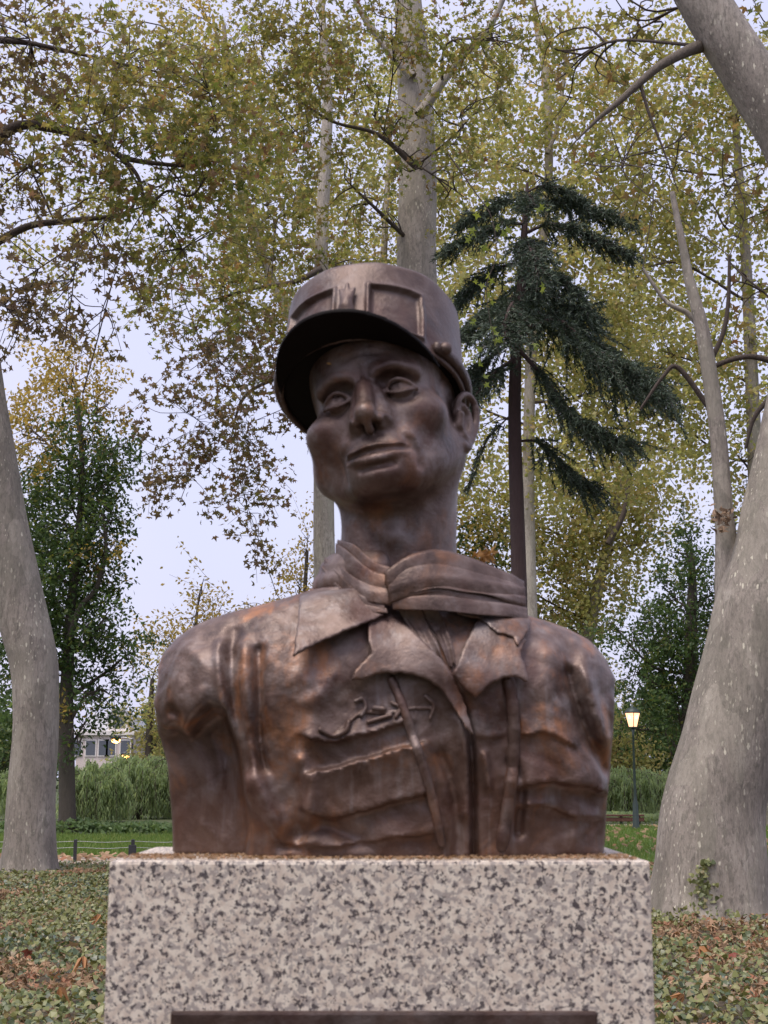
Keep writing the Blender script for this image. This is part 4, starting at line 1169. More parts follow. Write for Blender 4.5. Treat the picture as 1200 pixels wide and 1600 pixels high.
for i, (px, py, Y, rx, rz, mt, lab) in enumerate([(965, 1170, 70, 60, 60, M_PLANE_FAR, 'dull green tree in the distance left of the lamp post'), (1050, 1150, 72, 60, 70, M_GREEN, 'dim green tree in the distance right of the lamp post'),
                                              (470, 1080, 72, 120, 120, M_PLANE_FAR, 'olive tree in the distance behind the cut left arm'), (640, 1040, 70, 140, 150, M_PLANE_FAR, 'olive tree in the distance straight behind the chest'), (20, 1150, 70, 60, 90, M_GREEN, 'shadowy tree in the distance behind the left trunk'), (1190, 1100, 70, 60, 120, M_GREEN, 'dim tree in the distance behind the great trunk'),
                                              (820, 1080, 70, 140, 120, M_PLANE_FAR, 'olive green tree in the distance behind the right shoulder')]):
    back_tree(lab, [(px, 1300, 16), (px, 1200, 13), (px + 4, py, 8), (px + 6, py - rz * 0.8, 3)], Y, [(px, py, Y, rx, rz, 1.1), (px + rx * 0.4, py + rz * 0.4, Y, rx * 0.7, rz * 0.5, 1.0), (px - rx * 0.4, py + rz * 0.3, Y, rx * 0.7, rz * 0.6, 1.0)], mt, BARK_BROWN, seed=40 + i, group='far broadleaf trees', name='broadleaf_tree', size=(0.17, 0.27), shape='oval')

# ------------------------------------------------------------------ unseen rest of the park: trees added to darken the horizon behind the camera
def woods():
    rng = np.random.default_rng(99)
    C, S, tubes = [], [], []
    for k in range(26):
        a = R(rng.uniform(95, 445) if k % 2 else 100 + k * 13)
        d = rng.uniform(17, 34)
        x, y = d * math.sin(a), d * math.cos(a)
        if y > -4 and abs(x) < 0.36 * max(y, 0) + 14: continue
        h = rng.uniform(8, 12)
        tubes.append((np.array([(x, y, -0.1), (x + 0.2, y, h * 0.4), (x, y + 0.3, h * 0.8)]), [0.45, 0.34, 0.15]))
        n = 1600
        u = rand_unit(n, rng) * rng.uniform(0.3, 1, (n, 1)) ** 0.4
        C.append(np.array([x, y, h * 0.58]) + u * np.array([5.2, 5.2, h * 0.42])); S.append(rng.uniform(0.35, 0.7, n))
    root = empty('unseen_woods', (0, -20, 0)); tag(root, 'belt of unseen park trees on the near side of the bust, added to darken the horizon', 'trees', kind='stuff')
    o = np.array(root.location)
    tube_mesh('trunks', [(p - o, np.array(r)) for p, r in tubes], BARK, root, 10)['kind'] = 'stuff'
    leaf_mesh('foliage', np.concatenate(C) - o, np.concatenate(S), (TRI_V, TRI_F), M_GREEN, root, rng)['kind'] = 'stuff'
woods()

def far_woods():
    rng = np.random.default_rng(98)
    n = 16000
    a = np.sort(rng.uniform(-0.9, 0.9, n)); d = rng.uniform(150, 210, n)
    h = 9 + 5 * np.sin(a * 23) * np.sin(a * 57 + 1) + 3 * np.sin(a * 140)
    C = np.stack([d * np.sin(a), d * np.cos(a), rng.uniform(0, 1, n) ** 0.8 * h], 1)
    k = np.abs(a + 0.195) > 0.028          # the gap where the building stands
    o = leaf_mesh('far_trees', C[k], rng.uniform(0.9, 2.2, n)[k], (TRI_V, TRI_F), M_GREEN, None, rng)
    tag(o, 'hazy green belt of far off trees closing the park', 'trees', kind='stuff')
far_woods()

# ------------------------------------------------------------------ conifer
def conifer():
    Y = 27.0
    rng = np.random.default_rng(55)
    t = Tree('conifer_tree', 'dark conifer with a slim brown trunk and drooping boughs right of the head', [
        (814, 1340, 30), (813, 1100, 27), (812, 960, 25), (808, 800, 23), (804, 650, 21), (806, 560, 19), (812, 480, 16), (817, 400, 13), (821, 330, 9), (824, 285, 4)], Y, BARK_CON, 'conifers', seed=55, base=0, seg=14)
    boughs = []
    def bough(rows, w, dens=1.0):
        P, r = px_path([(a, b, c, d) for a, b, c, d in rows], Y)
        boughs.append((P, r, w, dens))
    bough([(806, 520, 8, 0), (870, 500, 7, -.4), (920, 540, 5, -.7), (985, 575, 4, -1), (1030, 605, 2, -1.2)], 0.9)
    bough([(806, 500, 8, 0), (850, 495, 6, .4), (900, 520, 5, .8), (960, 570, 3, 1), (1010, 590, 2, 1.2)], 0.85)
    bough([(805, 540, 8, 0), (850, 590, 6, -.3), (900, 650, 4, -.5), (950, 680, 3, -.6), (985, 692, 2, -.7)], 0.7, 0.85)
    bough([(806, 690, 5, 0), (838, 690, 4, .2), (870, 715, 3, .3), (900, 745, 2, .3), (930, 760, 1, .3)], 0.65, 0.85)
    bough([(812, 450, 7, 0), (850, 455, 5, .3), (890, 480, 4, .5), (930, 490, 2, .6)], 0.6)
    bough([(816, 420, 6, 0), (860, 425, 5, -.3), (900, 455, 3, -.4), (915, 480, 2, -.5)], 0.5)
    bough([(819, 365, 6, 0), (860, 350, 5, 0), (905, 362, 3, 0), (960, 385, 2, 0), (985, 400, 1, 0)], 0.38)
    bough([(822, 320, 5, 0), (870, 315, 4, .3), (930, 330, 3, .5), (985, 345, 1, .6)], 0.40)
    bough([(823, 300, 4, 0), (850, 290, 3, 0), (885, 300, 2, 0), (910, 315, 1, 0)], 0.35)
    bough([(822, 310, 4, 0), (790, 315, 3, 0), (750, 335, 2, 0), (725, 345, 1, 0)], 0.40)
    bough([(820, 350, 6, 0), (780, 350, 4, -.3), (735, 370, 3, -.4), (700, 385, 1, -.5)], 0.40)
    bough([(816, 410, 6, 0), (775, 420, 4, .2), (735, 450, 3, .3), (715, 470, 1, .3)], 0.45)
    bough([(812, 460, 7, 0), (770, 480, 5, -.4), (730, 510, 3, -.6), (700, 545, 1, -.7)], 0.55)
    bough([(806, 530, 8, 0), (770, 555, 5, .2), (730, 590, 3, .3), (705, 620, 2, .3)], 0.5)
    bough([(805, 560, 7, 0), (765, 590, 5, -.5), (735, 630, 3, -.8), (715, 660, 1, -1)], 0.4)
    bough([(808, 480, 8, 0), (800, 475, 6, -.9), (790, 500, 4, -1.7), (790, 530, 2, -2.2)], 0.55)
    bough([(812, 440, 8, 0), (822, 445, 6, 1), (830, 470, 4, 2), (835, 495, 2, 2.6)], 0.55)
    bough([(818, 380, 6, 0), (824, 378, 5, -.7), (832, 400, 3, -1.4), (840, 430, 1, -1.8)], 0.45)
    bough([(822, 310, 4, 0), (826, 305, 3, -.5), (832, 320, 2, -1.0)], 0.4)
    bough([(806, 640, 3, 0), (760, 690, 2, 0), (730, 760, 1, 0)], 0.18, 0.35)
    tubes = []
    NP, ND = [], []
    for P, r, w, dens in boughs:
        o = tube_mesh('branch', [(P - t.o, r)], BARK_CON, t.root, 7)
        S = np.linalg.norm(np.diff(P, axis=0), axis=1); Lc = np.concatenate([[0], np.cumsum(S)])
        nb = int(Lc[-1] * 58 * dens)
        T = np.gradient(P, axis=0); T /= np.linalg.norm(T, axis=1, keepdims=True)
        for k in range(nb):
            s = Lc[-1] * (0.12 + 0.88 * rng.uniform() ** 0.85)
            i = min(np.searchsorted(Lc, s), len(P) - 1)
            p = P[i] + rng.normal(size=3) * 0.03
            side = np.cross(T[i], [0, 0, 1]); side /= np.linalg.norm(side) + 1e-9
            sg = rng.choice([-1, 1])
            d = T[i] * rng.uniform(0.3, 1.1) + side * sg * rng.uniform(0.2, 1.3) + np.array([0, 0, rng.uniform(-0.6, 0.3)])
            d /= np.linalg.norm(d)
            frac = s / Lc[-1]
            L = 1.55 * w * rng.uniform(0.4, 1.2) * (1.05 - 0.45 * frac)
            q = [p, p + d * L * 0.5 + np.array([0, 0, -0.08 * L]), p + d * L + np.array([0, 0, -0.26 * L])]
            q = np.array(smooth(q, 4))
            tubes.append((q - t.o, np.linspace(0.008, 0.003, len(q))))
            m = int(L * 85)
            u = rng.uniform(0, len(q) - 1.001, m); iu = u.astype(int); fu = (u - iu)[:, None]
            c = q[iu] * (1 - fu) + q[iu + 1] * fu
            nd = rand_unit(m, rng) * 0.9 + d * 0.8 + np.array([0, 0, -0.25])
            nd /= np.linalg.norm(nd, axis=1, keepdims=True)
            NP.append(c); ND.append(nd)
    C = np.concatenate(NP) - t.o; D = np.concatenate(ND)
    n = len(C)
    L = rng.uniform(0.07, 0.14, n)[:, None]; W = rng.uniform(0.010, 0.017, n)[:, None]
    sd_ = np.cross(D, rand_unit(n, rng)); sd_ /= np.linalg.norm(sd_, axis=1, keepdims=True) + 1e-9
    V = np.stack([C - sd_ * W, C + sd_ * W, C + D * L], 1).reshape(-1, 3)
    F = np.arange(3 * n).reshape(-1, 3)
    o = mesh_obj('needles', V, F, M_NEEDLE, t.root, False); o['kind'] = 'stuff'
    tw = tube_mesh('twigs', tubes, BARK_CON, t.root, 3); tw['kind'] = 'stuff'
    print('needles', n)
conifer()

# bright leaves of an overhanging sprig caught in front of the conifer
def sprig():
    rng = np.random.default_rng(61)
    root = empty('leafy_sprig', at(752, 300, 21)); tag(root, 'drooping sprig of bright yellow green leaves in front of the conifer', 'sprig')
    o = np.array(root.location)
    pts = [(700, 240), (742, 300), (768, 340), (775, 400), (760, 450), (770, 520), (785, 570)]
    P = np.array(smooth([np.array(at(x, y, 21)) for x, y in pts], 6))
    tube_mesh('twig', [(P - o, np.linspace(0.012, 0.004, len(P)))], TWIG, root, 5)
    C, S = [], []
    for x, y in [(742, 366), (735, 362), (790, 366), (775, 360), (755, 388), (842, 332), (850, 328), (846, 448), (770, 520), (778, 536), (752, 545), (765, 475), (748, 440), (835, 545), (760, 595), (772, 430), (742, 500), (700, 520), (745, 568), (757, 330)]:
        for k in range(2):
            C.append(np.array(at(x + rng.normal() * 5, y + rng.normal() * 5, 21 + rng.normal() * 0.2))); S.append(rng.uniform(0.10, 0.16))
    leaf_mesh('leaves', np.array(C) - o, S, (STAR_V, STAR_F), M_LIME, root, rng, np.array([[0, -1.2, 0]]))['kind'] = 'stuff'
sprig()

# ------------------------------------------------------------------ ground
def ground_mat(name, a, b, scale=3.0):
    n = Nodes(name)
    p = n.n('ShaderNodeNewGeometry').outputs['Position']
    x = n.noise(p, scale, 6, 0.65); y = n.noise(p, scale * 14, 4)
    c = n.mix(n.ramp(x, [(0.38, (0, 0, 0)), (0.62, (1, 1, 1))]), a, b)
    c = n.mix(n.math('MULTIPLY', y, 0.5), c, tuple(v * 0.5 for v in a))
    n.bump(y, 0.6, 0.04)
    return n.set(Base_Color=c, Roughness=0.95)
def sheet(name, quad, z, mat, div=(1, 1), bumpy=0.0, rng=None):
    (x0, y0), (x1, y1) = quad
    nx, ny = div
    gx, gy = np.meshgrid(np.linspace(x0, x1, nx + 1), np.linspace(y0, y1, ny + 1), indexing='ij')
    gz = np.full_like(gx, z)
    if bumpy:
        gz = gz + bumpy * (np.sin(gx * 2.1 + np.sin(gy * 1.3)) * np.sin(gy * 1.7) * 0.5 + 0.25 * np.sin(gx * 5.3 + gy * 2.2) * np.sin(gy * 4.1))
    V = np.stack([gx, gy, gz], -1).reshape(-1, 3)
    i, j = np.meshgrid(np.arange(nx), np.arange(ny), indexing='ij')
    a = i * (ny + 1) + j
    F = np.stack([a, a + ny + 1, a + ny + 2, a + 1], -1).reshape(-1, 4)
    return tag(mesh_obj(name, V, F, mat), kind='structure')
M_SOIL = ground_mat('soil_under_ivy', (0.07, 0.058, 0.034), (0.11, 0.08, 0.05))
M_LAWN = ground_mat('lawn_green', (0.10, 0.17, 0.045), (0.14, 0.20, 0.06), 0.8)
M_PATH = ground_mat('pale_gravel_path', (0.40, 0.32, 0.25), (0.50, 0.41, 0.33), 1.2)
sheet('ground', ((-900, -400), (900, 1100)), -0.06, ground_mat('far_ground', (0.06, 0.08, 0.03), (0.09, 0.10, 0.04), 0.3))
sheet('ivy_bed', ((-26, -6), (26, 26.5)), 0.0, M_SOIL, (120, 90), 0.03)
sheet('path', ((-60, 26.5), (-3.0, 29.3)), -0.02, M_PATH, (4, 4))
sheet('lawn', ((-60, 29.3), (-3.0, 39.5)), -0.012, M_LAWN, (4, 4))
sheet('lawn', ((-3.0, 26.5), (60, 47)), -0.016, M_LAWN, (4, 4))
sheet('path', ((-3.0, 47), (60, 49)), -0.02, M_PATH, (4, 4))

# ivy and dead leaves over the bed
def cover():
    rng = np.random.default_rng(71)
    def wedge(n, y0, y1, lim=0.34):
        Y = np.sqrt(rng.uniform(y0 * y0, y1 * y1, n)); X = rng.uniform(-lim, lim, n) * Y
        return X, Y
    def patch(X, Y): return np.sin(X * 1.7 + 1.2 * np.sin(Y * 1.1)) * np.sin(Y * 1.45 + 0.8 * np.sin(X * 1.9)) + 0.35 * np.sin(X * 4.1) * np.sin(Y * 3.3)
    base = lambda X, Y: 0.03 * (np.sin(X * 2.1 + np.sin(Y * 1.3)) * np.sin(Y * 1.7) * 0.5 + 0.25 * np.sin(X * 5.3 + Y * 2.2) * np.sin(Y * 4.1))
    X, Y = wedge(84000, 4, 25.3)
    k = ((np.abs(X) > 0.155 * Y) | (rng.uniform(size=len(X)) < 0.5)) & ((patch(X, Y) > -0.45) | (rng.uniform(size=len(X)) < 0.3))
    k &= ~((X > 0.21 * Y) & (Y > 12) & (rng.uniform(size=len(X)) < 0.55))
    X, Y = X[k], Y[k]
    Z = base(X, Y) + rng.uniform(0.02, 0.13, len(X)) * (1 + 0.4 * patch(X, Y))
    o = leaf_mesh('ivy', np.stack([X, Y, Z], 1), rng.uniform(0.035, 0.075, len(X)), (IVY_V, IVY_F), M_IVY, None, rng, np.array([[0, -0.3, 1.0]]), 1.0)
    tag(o, 'dark green ivy carpeting the ground round the plinth and trunks', 'ivy', kind='stuff')
    X, Y = wedge(34000, 4, 25.6)
    k = ((np.abs(X) > 0.155 * Y) | (rng.uniform(size=len(X)) < 0.4)) & ((patch(X, Y) < np.where(X < 0, -0.3, 0.0)) | (rng.uniform(size=len(X)) < 0.14) | ((X > 0.2 * Y) & (Y > 12)))
    X, Y = X[k], Y[k]
    Z = base(X, Y) + rng.uniform(0.02, 0.11, len(X))
    o = leaf_mesh('fallen_leaves', np.stack([X, Y, Z], 1), rng.uniform(0.045, 0.11, len(X)), (STAR_V * np.array([1, 1, 3.0]), STAR_F), M_LITTER, None, rng, np.array([[0, -0.3, 1.2]]), 1.1)
    tag(o, 'brown and tan dead leaves littering the ivy bed', 'leaf litter', kind='stuff')
    # leaves on path edge and lawn
    X, Y = rng.uniform(-14, -4, 350), rng.normal(28.6, 0.8, 350)
    o = leaf_mesh('fallen_leaves', np.stack([X, Y, np.full_like(X, 0.03)], 1), rng.uniform(0.10, 0.2, len(X)), (TRI_V, TRI_F), M_LITTER, None, rng, np.array([[0, -0.6, 1.0]]), 0.6)
    tag(o, 'dry leaves strewn along the pale path by the lawn', 'leaf litter', kind='stuff')
    X, Y = rng.uniform(5, 14, 400), rng.uniform(29, 46, 400)
    o = leaf_mesh('fallen_leaves', np.stack([X, Y, np.full_like(X, 0.05)], 1), rng.uniform(0.10, 0.2, len(X)), (TRI_V, TRI_F), M_LITTER, None, rng, np.array([[0, -0.6, 1.0]]), 0.6)
    tag(o, 'dry leaves scattered over the grass below the lamp post', 'leaf litter', kind='stuff')
    # grass
    for x0, x1, y0, y1, n, lab in ((-14, -3, 29.5, 39.3, 30000, 'short green grass of the lawn beyond the path'), (-2.9, 16, 26.6, 46.8, 56000, 'yellowing rough grass round the lamp post')):
        X = rng.uniform(x0, x1, n); Y = rng.uniform(y0, y1, n)
        h = rng.uniform(0.05, 0.13, n); a = rng.uniform(0, 6.28, n); lean = rng.normal(size=(n, 2)) * 0.04
        w = 0.016
        p = np.stack([X, Y, np.full(n, -0.03)], 1); s = np.stack([np.cos(a), np.sin(a), np.zeros(n)], 1) * w
        V = np.stack([p - s, p + s, p + np.stack([lean[:, 0], lean[:, 1], h + 0.03], 1)], 1).reshape(-1, 3)
        o = mesh_obj('grass', V, np.arange(3 * n).reshape(-1, 3), M_GRASS, None, False)
        tag(o, lab, 'grass', kind='stuff')
    # larger leaves that can be told apart
    proto = None
    cols = [leaf_mat('red_dead_leaf', [(0, (0.20, 0.05, 0.035)), (1, (0.26, 0.08, 0.05))], 0.1, 0.6), leaf_mat('orange_dead_leaf', [(0, (0.32, 0.15, 0.06)), (1, (0.38, 0.19, 0.08))], 0.1, 0.6), leaf_mat('tan_dead_leaf', [(0, (0.33, 0.21, 0.12)), (1, (0.40, 0.27, 0.17))], 0.1, 0.6)]
    pr = {}
    spots = [(43, 1510, 0, 'crumpled red dead leaf in the ivy near the left picture edge'), (128, 1530, 1, 'orange dead leaf beside the lower left edge of the plinth'),
             (112, 1500, 2, 'pale tan dead leaf just above the orange leaf left of the plinth'), (28, 1432, 2, 'tan dead leaf on the ivy below the left trunk'),
             (152, 1455, 1, 'small orange dead leaf touching the left side of the plinth'), (92, 1582, 1, 'orange dead leaf lowest of those left of the plinth'),
             (1100, 1510, 1, 'orange dead leaf straight below the ivy sprig on the great trunk'), (1145, 1515, 0, 'red dead leaf on the litter below the great trunk'),
             (1105, 1558, 2, 'tan dead leaf low in the ivy right of the plinth'), (1056, 1482, 2, 'tan dead leaf close to the right edge of the plinth'),
             (1185, 1442, 1, 'orange dead leaf at the right picture edge by the trunk foot'), (1062, 1590, 1, 'orange dead leaf lowest of those right of the plinth')]
    for i, (px, py, c, lab) in enumerate(spots):
        Y = ground_y(py); p = at(px, py, Y)
        if c not in pr:
            o = leaf_mesh('dead_leaf', np.zeros((1, 3)), [0.14], (STAR_V * np.array([1, 0.85, 5.0]), STAR_F), cols[c], None, np.random.default_rng(3 + c), np.array([[0, 0, 6.0]]), 0.5)
            pr[c] = o
        else:
            o = pr[c].copy(); COL.objects.link(o)
        o.location = (p.x, p.y, 0.12)
        o.rotation_euler = (rng.uniform(0.2, 1.0), rng.uniform(-0.4, 0.4), rng.uniform(0, 6.28))
        s = rng.uniform(0.8, 1.3); o.scale = (s, s, s)
        tag(o, lab, 'leaf', 'dead leaves on the ivy')
    # debris on the plinth top
    n = 2600
    X = rng.uniform(xl + 0.01, xr - 0.01, n); Yp = BD + rng.uniform(PL_FRONT + 8, -60, n) * U
    o = leaf_mesh('fallen_debris', np.stack([X, Yp, np.full(n, ZTOP + 0.002)], 1), rng.uniform(0.002, 0.008, n), (OVAL_V, OVAL_F), M_LITTER, None, rng, np.array([[0, 0, 1.0]]), 0.6)
    tag(o, 'fine tan plant debris lying along the plinth top before the bust', 'debris', kind='stuff')
    # ivy climbing the great trunk
    n = 130
    px = 1095 + rng.normal(size=n) * 13 + 6; py = rng.uniform(1345, 1432, n)
    px = 1100 + (px - 1100) * (0.35 + 0.9 * (py - 1345) / 87)
    C = np.array([at(a, b, 15.78 + rng.uniform(-0.05, 0.05)) for a, b in zip(px, py)])
    C[:, 1] -= 0.0
    root = GREAT.root
    o = leaf_mesh('ivy', C - GREAT.o, rng.uniform(0.04, 0.08, n), (IVY_V, IVY_F), M_IVY, root, rng, np.array([[0, -1.2, 0.3]]), 0.6)
    o['kind'] = 'stuff'
cover()

# dry leaf caught on the scarf behind the shoulder
def scarf_leaf():
    rng = np.random.default_rng(5)
    root = empty('dry_leaf', ORG + Vector(ul(756, 871, -66) * U)); tag(root, 'curled golden dry leaf caught on top of the scarf', 'leaf')
    V, F = [], []
    C = np.array([(0, 0, 0), (10, 4, 4), (-9, 2, 5), (3, -4, 10), (-14, 0, 2), (14, 2, 8)]) * U
    leaf_mesh('leaf_blade', C, np.array([30, 26, 24, 22, 18, 20]) * U, (STAR_V * np.array([1, 1, 2.5]), STAR_F), leaf_mat('golden_dead_leaf', [(0, (0.28, 0.14, 0.05)), (1, (0.42, 0.25, 0.10))], 0.3, 0.6), root, rng, np.array([[0, -0.5, 0.4]]))
    P = np.array(smooth([np.array(p) * U for p in [(8, 0, 0), (14, -4, -14), (18, -6, -24)]], 4))
    tube_mesh('stalk', [(P, np.full(len(P), 1.1 * U))], TWIG, root, 5)
scarf_leaf()

# small orange flake on the forehead
def scrap():
    from mathutils.bvhtree import BVHTree
    bt = BVHTree.FromPolygons([v.co + ORG for v in head_obj.data.vertices], [tuple(p.vertices) for p in head_obj.data.polygons])
    hit = bt.ray_cast(CAM, (at(514, 569, 1.5) - CAM).normalized())[0]
    if hit is None: return
    o = leaf_mesh('forehead_flake', np.zeros((2, 3)), [9 * U, 7 * U], (OVAL_V, OVAL_F), leaf_mat('forehead_flake_orange', [(0, (0.42, 0.22, 0.08)), (1, (0.5, 0.28, 0.1))], 0.1, 0.6), None, np.random.default_rng(4), np.array([[0, -2.0, 0.3]]), 0.5)
    o.location = hit + Vector((0, -0.0025, 0))
    tag(o, 'tiny orange flake on the forehead under the peak', 'leaf')
scrap()

# ------------------------------------------------------------------ hedge, willows
def hedge(x0, x1, y, h, d, label, mat, n, rng):
    root = empty('low_hedge', ((x0 + x1) / 2, y, 0)); tag(root, label, 'hedge')
    C = np.stack([rng.uniform(x0, x1, n) - (x0 + x1) / 2, rng.normal(size=n) * d / 2, rng.uniform(0, 1, n) ** 0.6 * h], 1)
    C[:, 2] *= 0.8 + 0.25 * np.sin(C[:, 0] * 2.3) * np.sin(C[:, 0] * 0.9 + 1)
    leaf_mesh('foliage', C, rng.uniform(0.12, 0.22, n), (OVAL_V, OVAL_F), mat, root, rng, np.array([[0, -0.5, 0.6]]))['kind'] = 'stuff'
rng = np.random.default_rng(81)
M_HEDGE = leaf_mat('hedge_leaves', [(0.0, (0.07, 0.12, 0.045)), (0.6, (0.12, 0.18, 0.07)), (1.0, (0.19, 0.25, 0.11))], 0.35)
hedge(-14, -4.5, 40.2, 0.38, 0.9, 'low green border hedge at the far edge of the left lawn', M_HEDGE, 5200, rng)
hedge(-4.5, 16, 50.2, 0.42, 0.9, 'low blue green hedge behind the bench by the lamp post', M_WILLOW, 6200, rng)

def willow(px, py_top, Y, width, label, seed, mat, strands=420):
    rng = np.random.default_rng(seed)
    c = at(px, 1290, Y); c.z = 0
    root = empty('weeping_willow', c); tag(root, label, 'willow', 'weeping willows')
    H = at(px, py_top, Y).z; W = width / 2 * Y / FPX
    tube_mesh('trunk', [(np.array(smooth([np.array(p) for p in [(0, 0, -.1), (.1, .05, H * 0.3), (-.05, 0, H * 0.6), (0.1, 0, H * 0.85)]], 6)), np.linspace(0.22, 0.08, 19))], BARK_BROWN, root, 10, 0.08)
    C, D, L, tubes = [], [], [], []
    for k in range(strands):
        a = rng.uniform(0, 6.28); rr = W * rng.uniform(0.1, 1) ** 0.6
        top = H * (1.02 - 0.22 * (rr / W) ** 2) * rng.uniform(0.62, 1.03) ** 0.7 * (0.93 + 0.1 * math.sin(5 * a + seed))
        end = max(0.1, top - rng.uniform(0.45, 0.95) * H)
        x, y = rr * math.cos(a), rr * math.sin(a) * 0.7
        P = np.array(smooth([np.array(p) for p in [(x * 0.55, y * 0.55, top * 0.93), (x * 0.85, y * 0.85, top), (x * 1.0, y, top * 0.85 + end * 0.15), (x * 1.08, y * 1.05, end)]], 5))
        if k % 3 == 0: tubes.append((P, np.linspace(0.02, 0.006, len(P))))
        m = int(34 * (top - end) / 2 + 8)
        u = rng.uniform(0, len(P) - 1.001, m); i = u.astype(int); f = (u - i)[:, None]
        C.append(P[i] * (1 - f) + P[i + 1] * f + rng.normal(size=(m, 3)) * 0.05)
        d = rand_unit(m, rng) * 0.45 + np.array([0, 0, -0.9]); D.append(d)
    C = np.concatenate(C); D = np.concatenate(D); D /= np.linalg.norm(D, axis=1, keepdims=True)
    n = len(C)
    s = np.cross(D, rand_unit(n, rng)); s /= np.linalg.norm(s, axis=1, keepdims=True) + 1e-9
    l = rng.uniform(0.16, 0.30, n)[:, None]; w = rng.uniform(0.015, 0.028, n)[:, None]
    V = np.stack([C - s * w, C + s * w, C + D * l], 1).reshape(-1, 3)
    mesh_obj('crown', V, np.arange(3 * n).reshape(-1, 3), mat, root, False)['kind'] = 'stuff'
    tube_mesh('twigs', tubes, TWIG, root, 3)['kind'] = 'stuff'
willow(215, 1180, 56, 150, 'weeping willow with grey green strands beside the arm stump', 91, M_WILLOW, 700)
willow(148, 1192, 52, 110, 'weeping willow with fresh green strands right of the brown trunk', 92, M_WILLOW, 520)
willow(268, 1200, 58, 60, 'yellow green weeping willow touching the left edge of the bust', 93, M_LIME, 200)
willow(20, 1200, 55, 110, 'weeping willow half hidden by the curving trunk', 94, M_WILLOW, 300)
willow(985, 1200, 56, 140, 'weeping willow behind the lamp post', 95, M_WILLOW, 420)
for k, (wx, lab) in enumerate([(400, 'weeping willow behind the cut left arm'), (540, 'weeping willow behind the pocket side of the bust'), (690, 'weeping willow behind the jacket opening'), (830, 'weeping willow behind the right side of the bust')]):
    willow(wx, 1195, 57, 150, lab, 110 + k, M_WILLOW, 260)
willow(1070, 1200, 60, 110, 'weeping willow behind the great flecked trunk', 96, M_WILLOW, 260)
willow(1200, 1190, 58, 80, 'weeping willow at the right edge beyond the great trunk', 97, M_WILLOW, 200)

# ------------------------------------------------------------------ fence, lamps, bench, building
METAL = plain('dark_fence_metal', (0.05, 0.052, 0.058), 0.5, 0.4)
WIRE = plain('pale_wire', (0.36, 0.36, 0.37), 0.4, 0.6)
LAMP_GREEN = plain('dark_green_lamp_paint', (0.035, 0.05, 0.045), 0.5, 0.2)
def emit(name, col, strength):
    n = Nodes(name)
    n.b.inputs['Base Color'].default_value = (*col, 1)
    n.b.inputs['Emission Color'].default_value = (*col, 1)
    n.b.inputs['Emission Strength'].default_value = strength
    return n.m
def cyl(name, rows, mat, parent, seg=12):
    """Turned shape: rows of (radius, z)."""
    th = np.linspace(0, 2 * np.pi, seg, endpoint=False)
    V = [(r * math.cos(a), r * math.sin(a), z) for r, z in rows for a in th]
    F = []
    for i in range(len(rows) - 1):
        for j in range(seg):
            F.append((i * seg + j, i * seg + (j + 1) % seg, (i + 1) * seg + (j + 1) % seg, (i + 1) * seg + j))
    F.append(tuple(range(seg))[::-1]); F.append(tuple((len(rows) - 1) * seg + j for j in range(seg)))
    o = mesh_obj(name, V, F, mat, parent)
    return o
# low wire fence along the path
fence = empty('wire_fence', (at(117, 1340, 27.6).x, 27.6, 0)); tag(fence, 'low wire fence with dark posts between the path and the left lawn', 'fence')
fx = [at(p, 1340, 27.6).x - fence.location.x for p in (-60, 27, 117, 207, 297)]
for i, x in enumerate(fx):
    p = bevel_box((x - 0.03, -0.03, -0.05), (x + 0.03, 0.03, 0.40), 0.008, 'post', METAL, fence)
bevel_box((fx[3] - 0.075, -0.05, -0.02), (fx[3] + 0.075, -0.032, 0.30), 0.01, 'sign_plate', METAL, fence)
for z in (0.25, 0.365):
    P = np.array([(x, 0.0, z - 0.02 * math.sin(i / 32 * 4 * math.pi) ** 2) for i, x in enumerate(np.linspace(fx[0], fx[-1], 33))])
    tube_mesh('wire', [(P, np.full(len(P), 0.005))], WIRE, fence, 5)

def lamp_post(px, py, Y, label, top=1138, watt=60):
    b = at(px, py, Y)
    root = empty('lamp_post', (b.x, Y, 0)); tag(root, label, 'street lamp', 'lamp posts in the park')
    H = at(px - 4, top, Y).z
    cyl('pole', [(0.13, -0.05), (0.13, 0.05), (0.10, 0.12), (0.085, 0.75), (0.055, 0.85), (0.045, 1.0), (0.032, H - 0.25), (0.045, H - 0.22), (0.032, H - 0.18), (0.06, H - 0.02), (0.02, H)], LAMP_GREEN, root)
    lan = cyl('lantern', [(0.12, H), (0.13, H + 0.03), (0.12, H + 0.05)], LAMP_GREEN, root, 4)
    glass = cyl('lantern_glass', [(0.12, H + 0.045), (0.225, H + 0.46)], emit('warm_lamp_glass', (1.0, 0.5, 0.28), 1.0), root, 4)
    cyl('bulb', [(0.05, H + 0.28), (0.14, H + 0.31), (0.15, H + 0.40), (0.08, H + 0.45)], emit('lamp_bulb', (1.0, 0.8, 0.55), 14), root, 10)
    for k in range(4):
        a = math.pi / 2 * k
        P = np.array([(0.126 * math.cos(a), 0.126 * math.sin(a), H + 0.04), (0.235 * math.cos(a), 0.235 * math.sin(a), H + 0.48)])
        tube_mesh('lantern_bar', [(P, [0.012, 0.012])], LAMP_GREEN, root, 5)
    cyl('lantern_roof', [(0.25, H + 0.46), (0.255, H + 0.48), (0.15, H + 0.60), (0.05, H + 0.64), (0.035, H + 0.71), (0.01, H + 0.74)], LAMP_GREEN, root, 8)
    l = bpy.data.lights.new('lamp_light', 'POINT'); l.energy = watt; l.color = (1.0, 0.62, 0.3); l.shadow_soft_size = 0.1
    lo = bpy.data.objects.new('lamp_light', l); COL.objects.link(lo); lo.parent = root; lo.location = (0, 0, H + 0.3)
    return root
lamp_post(994, 1296, 43.5, 'lit lamp post with a four sided lantern beside the right shoulder')
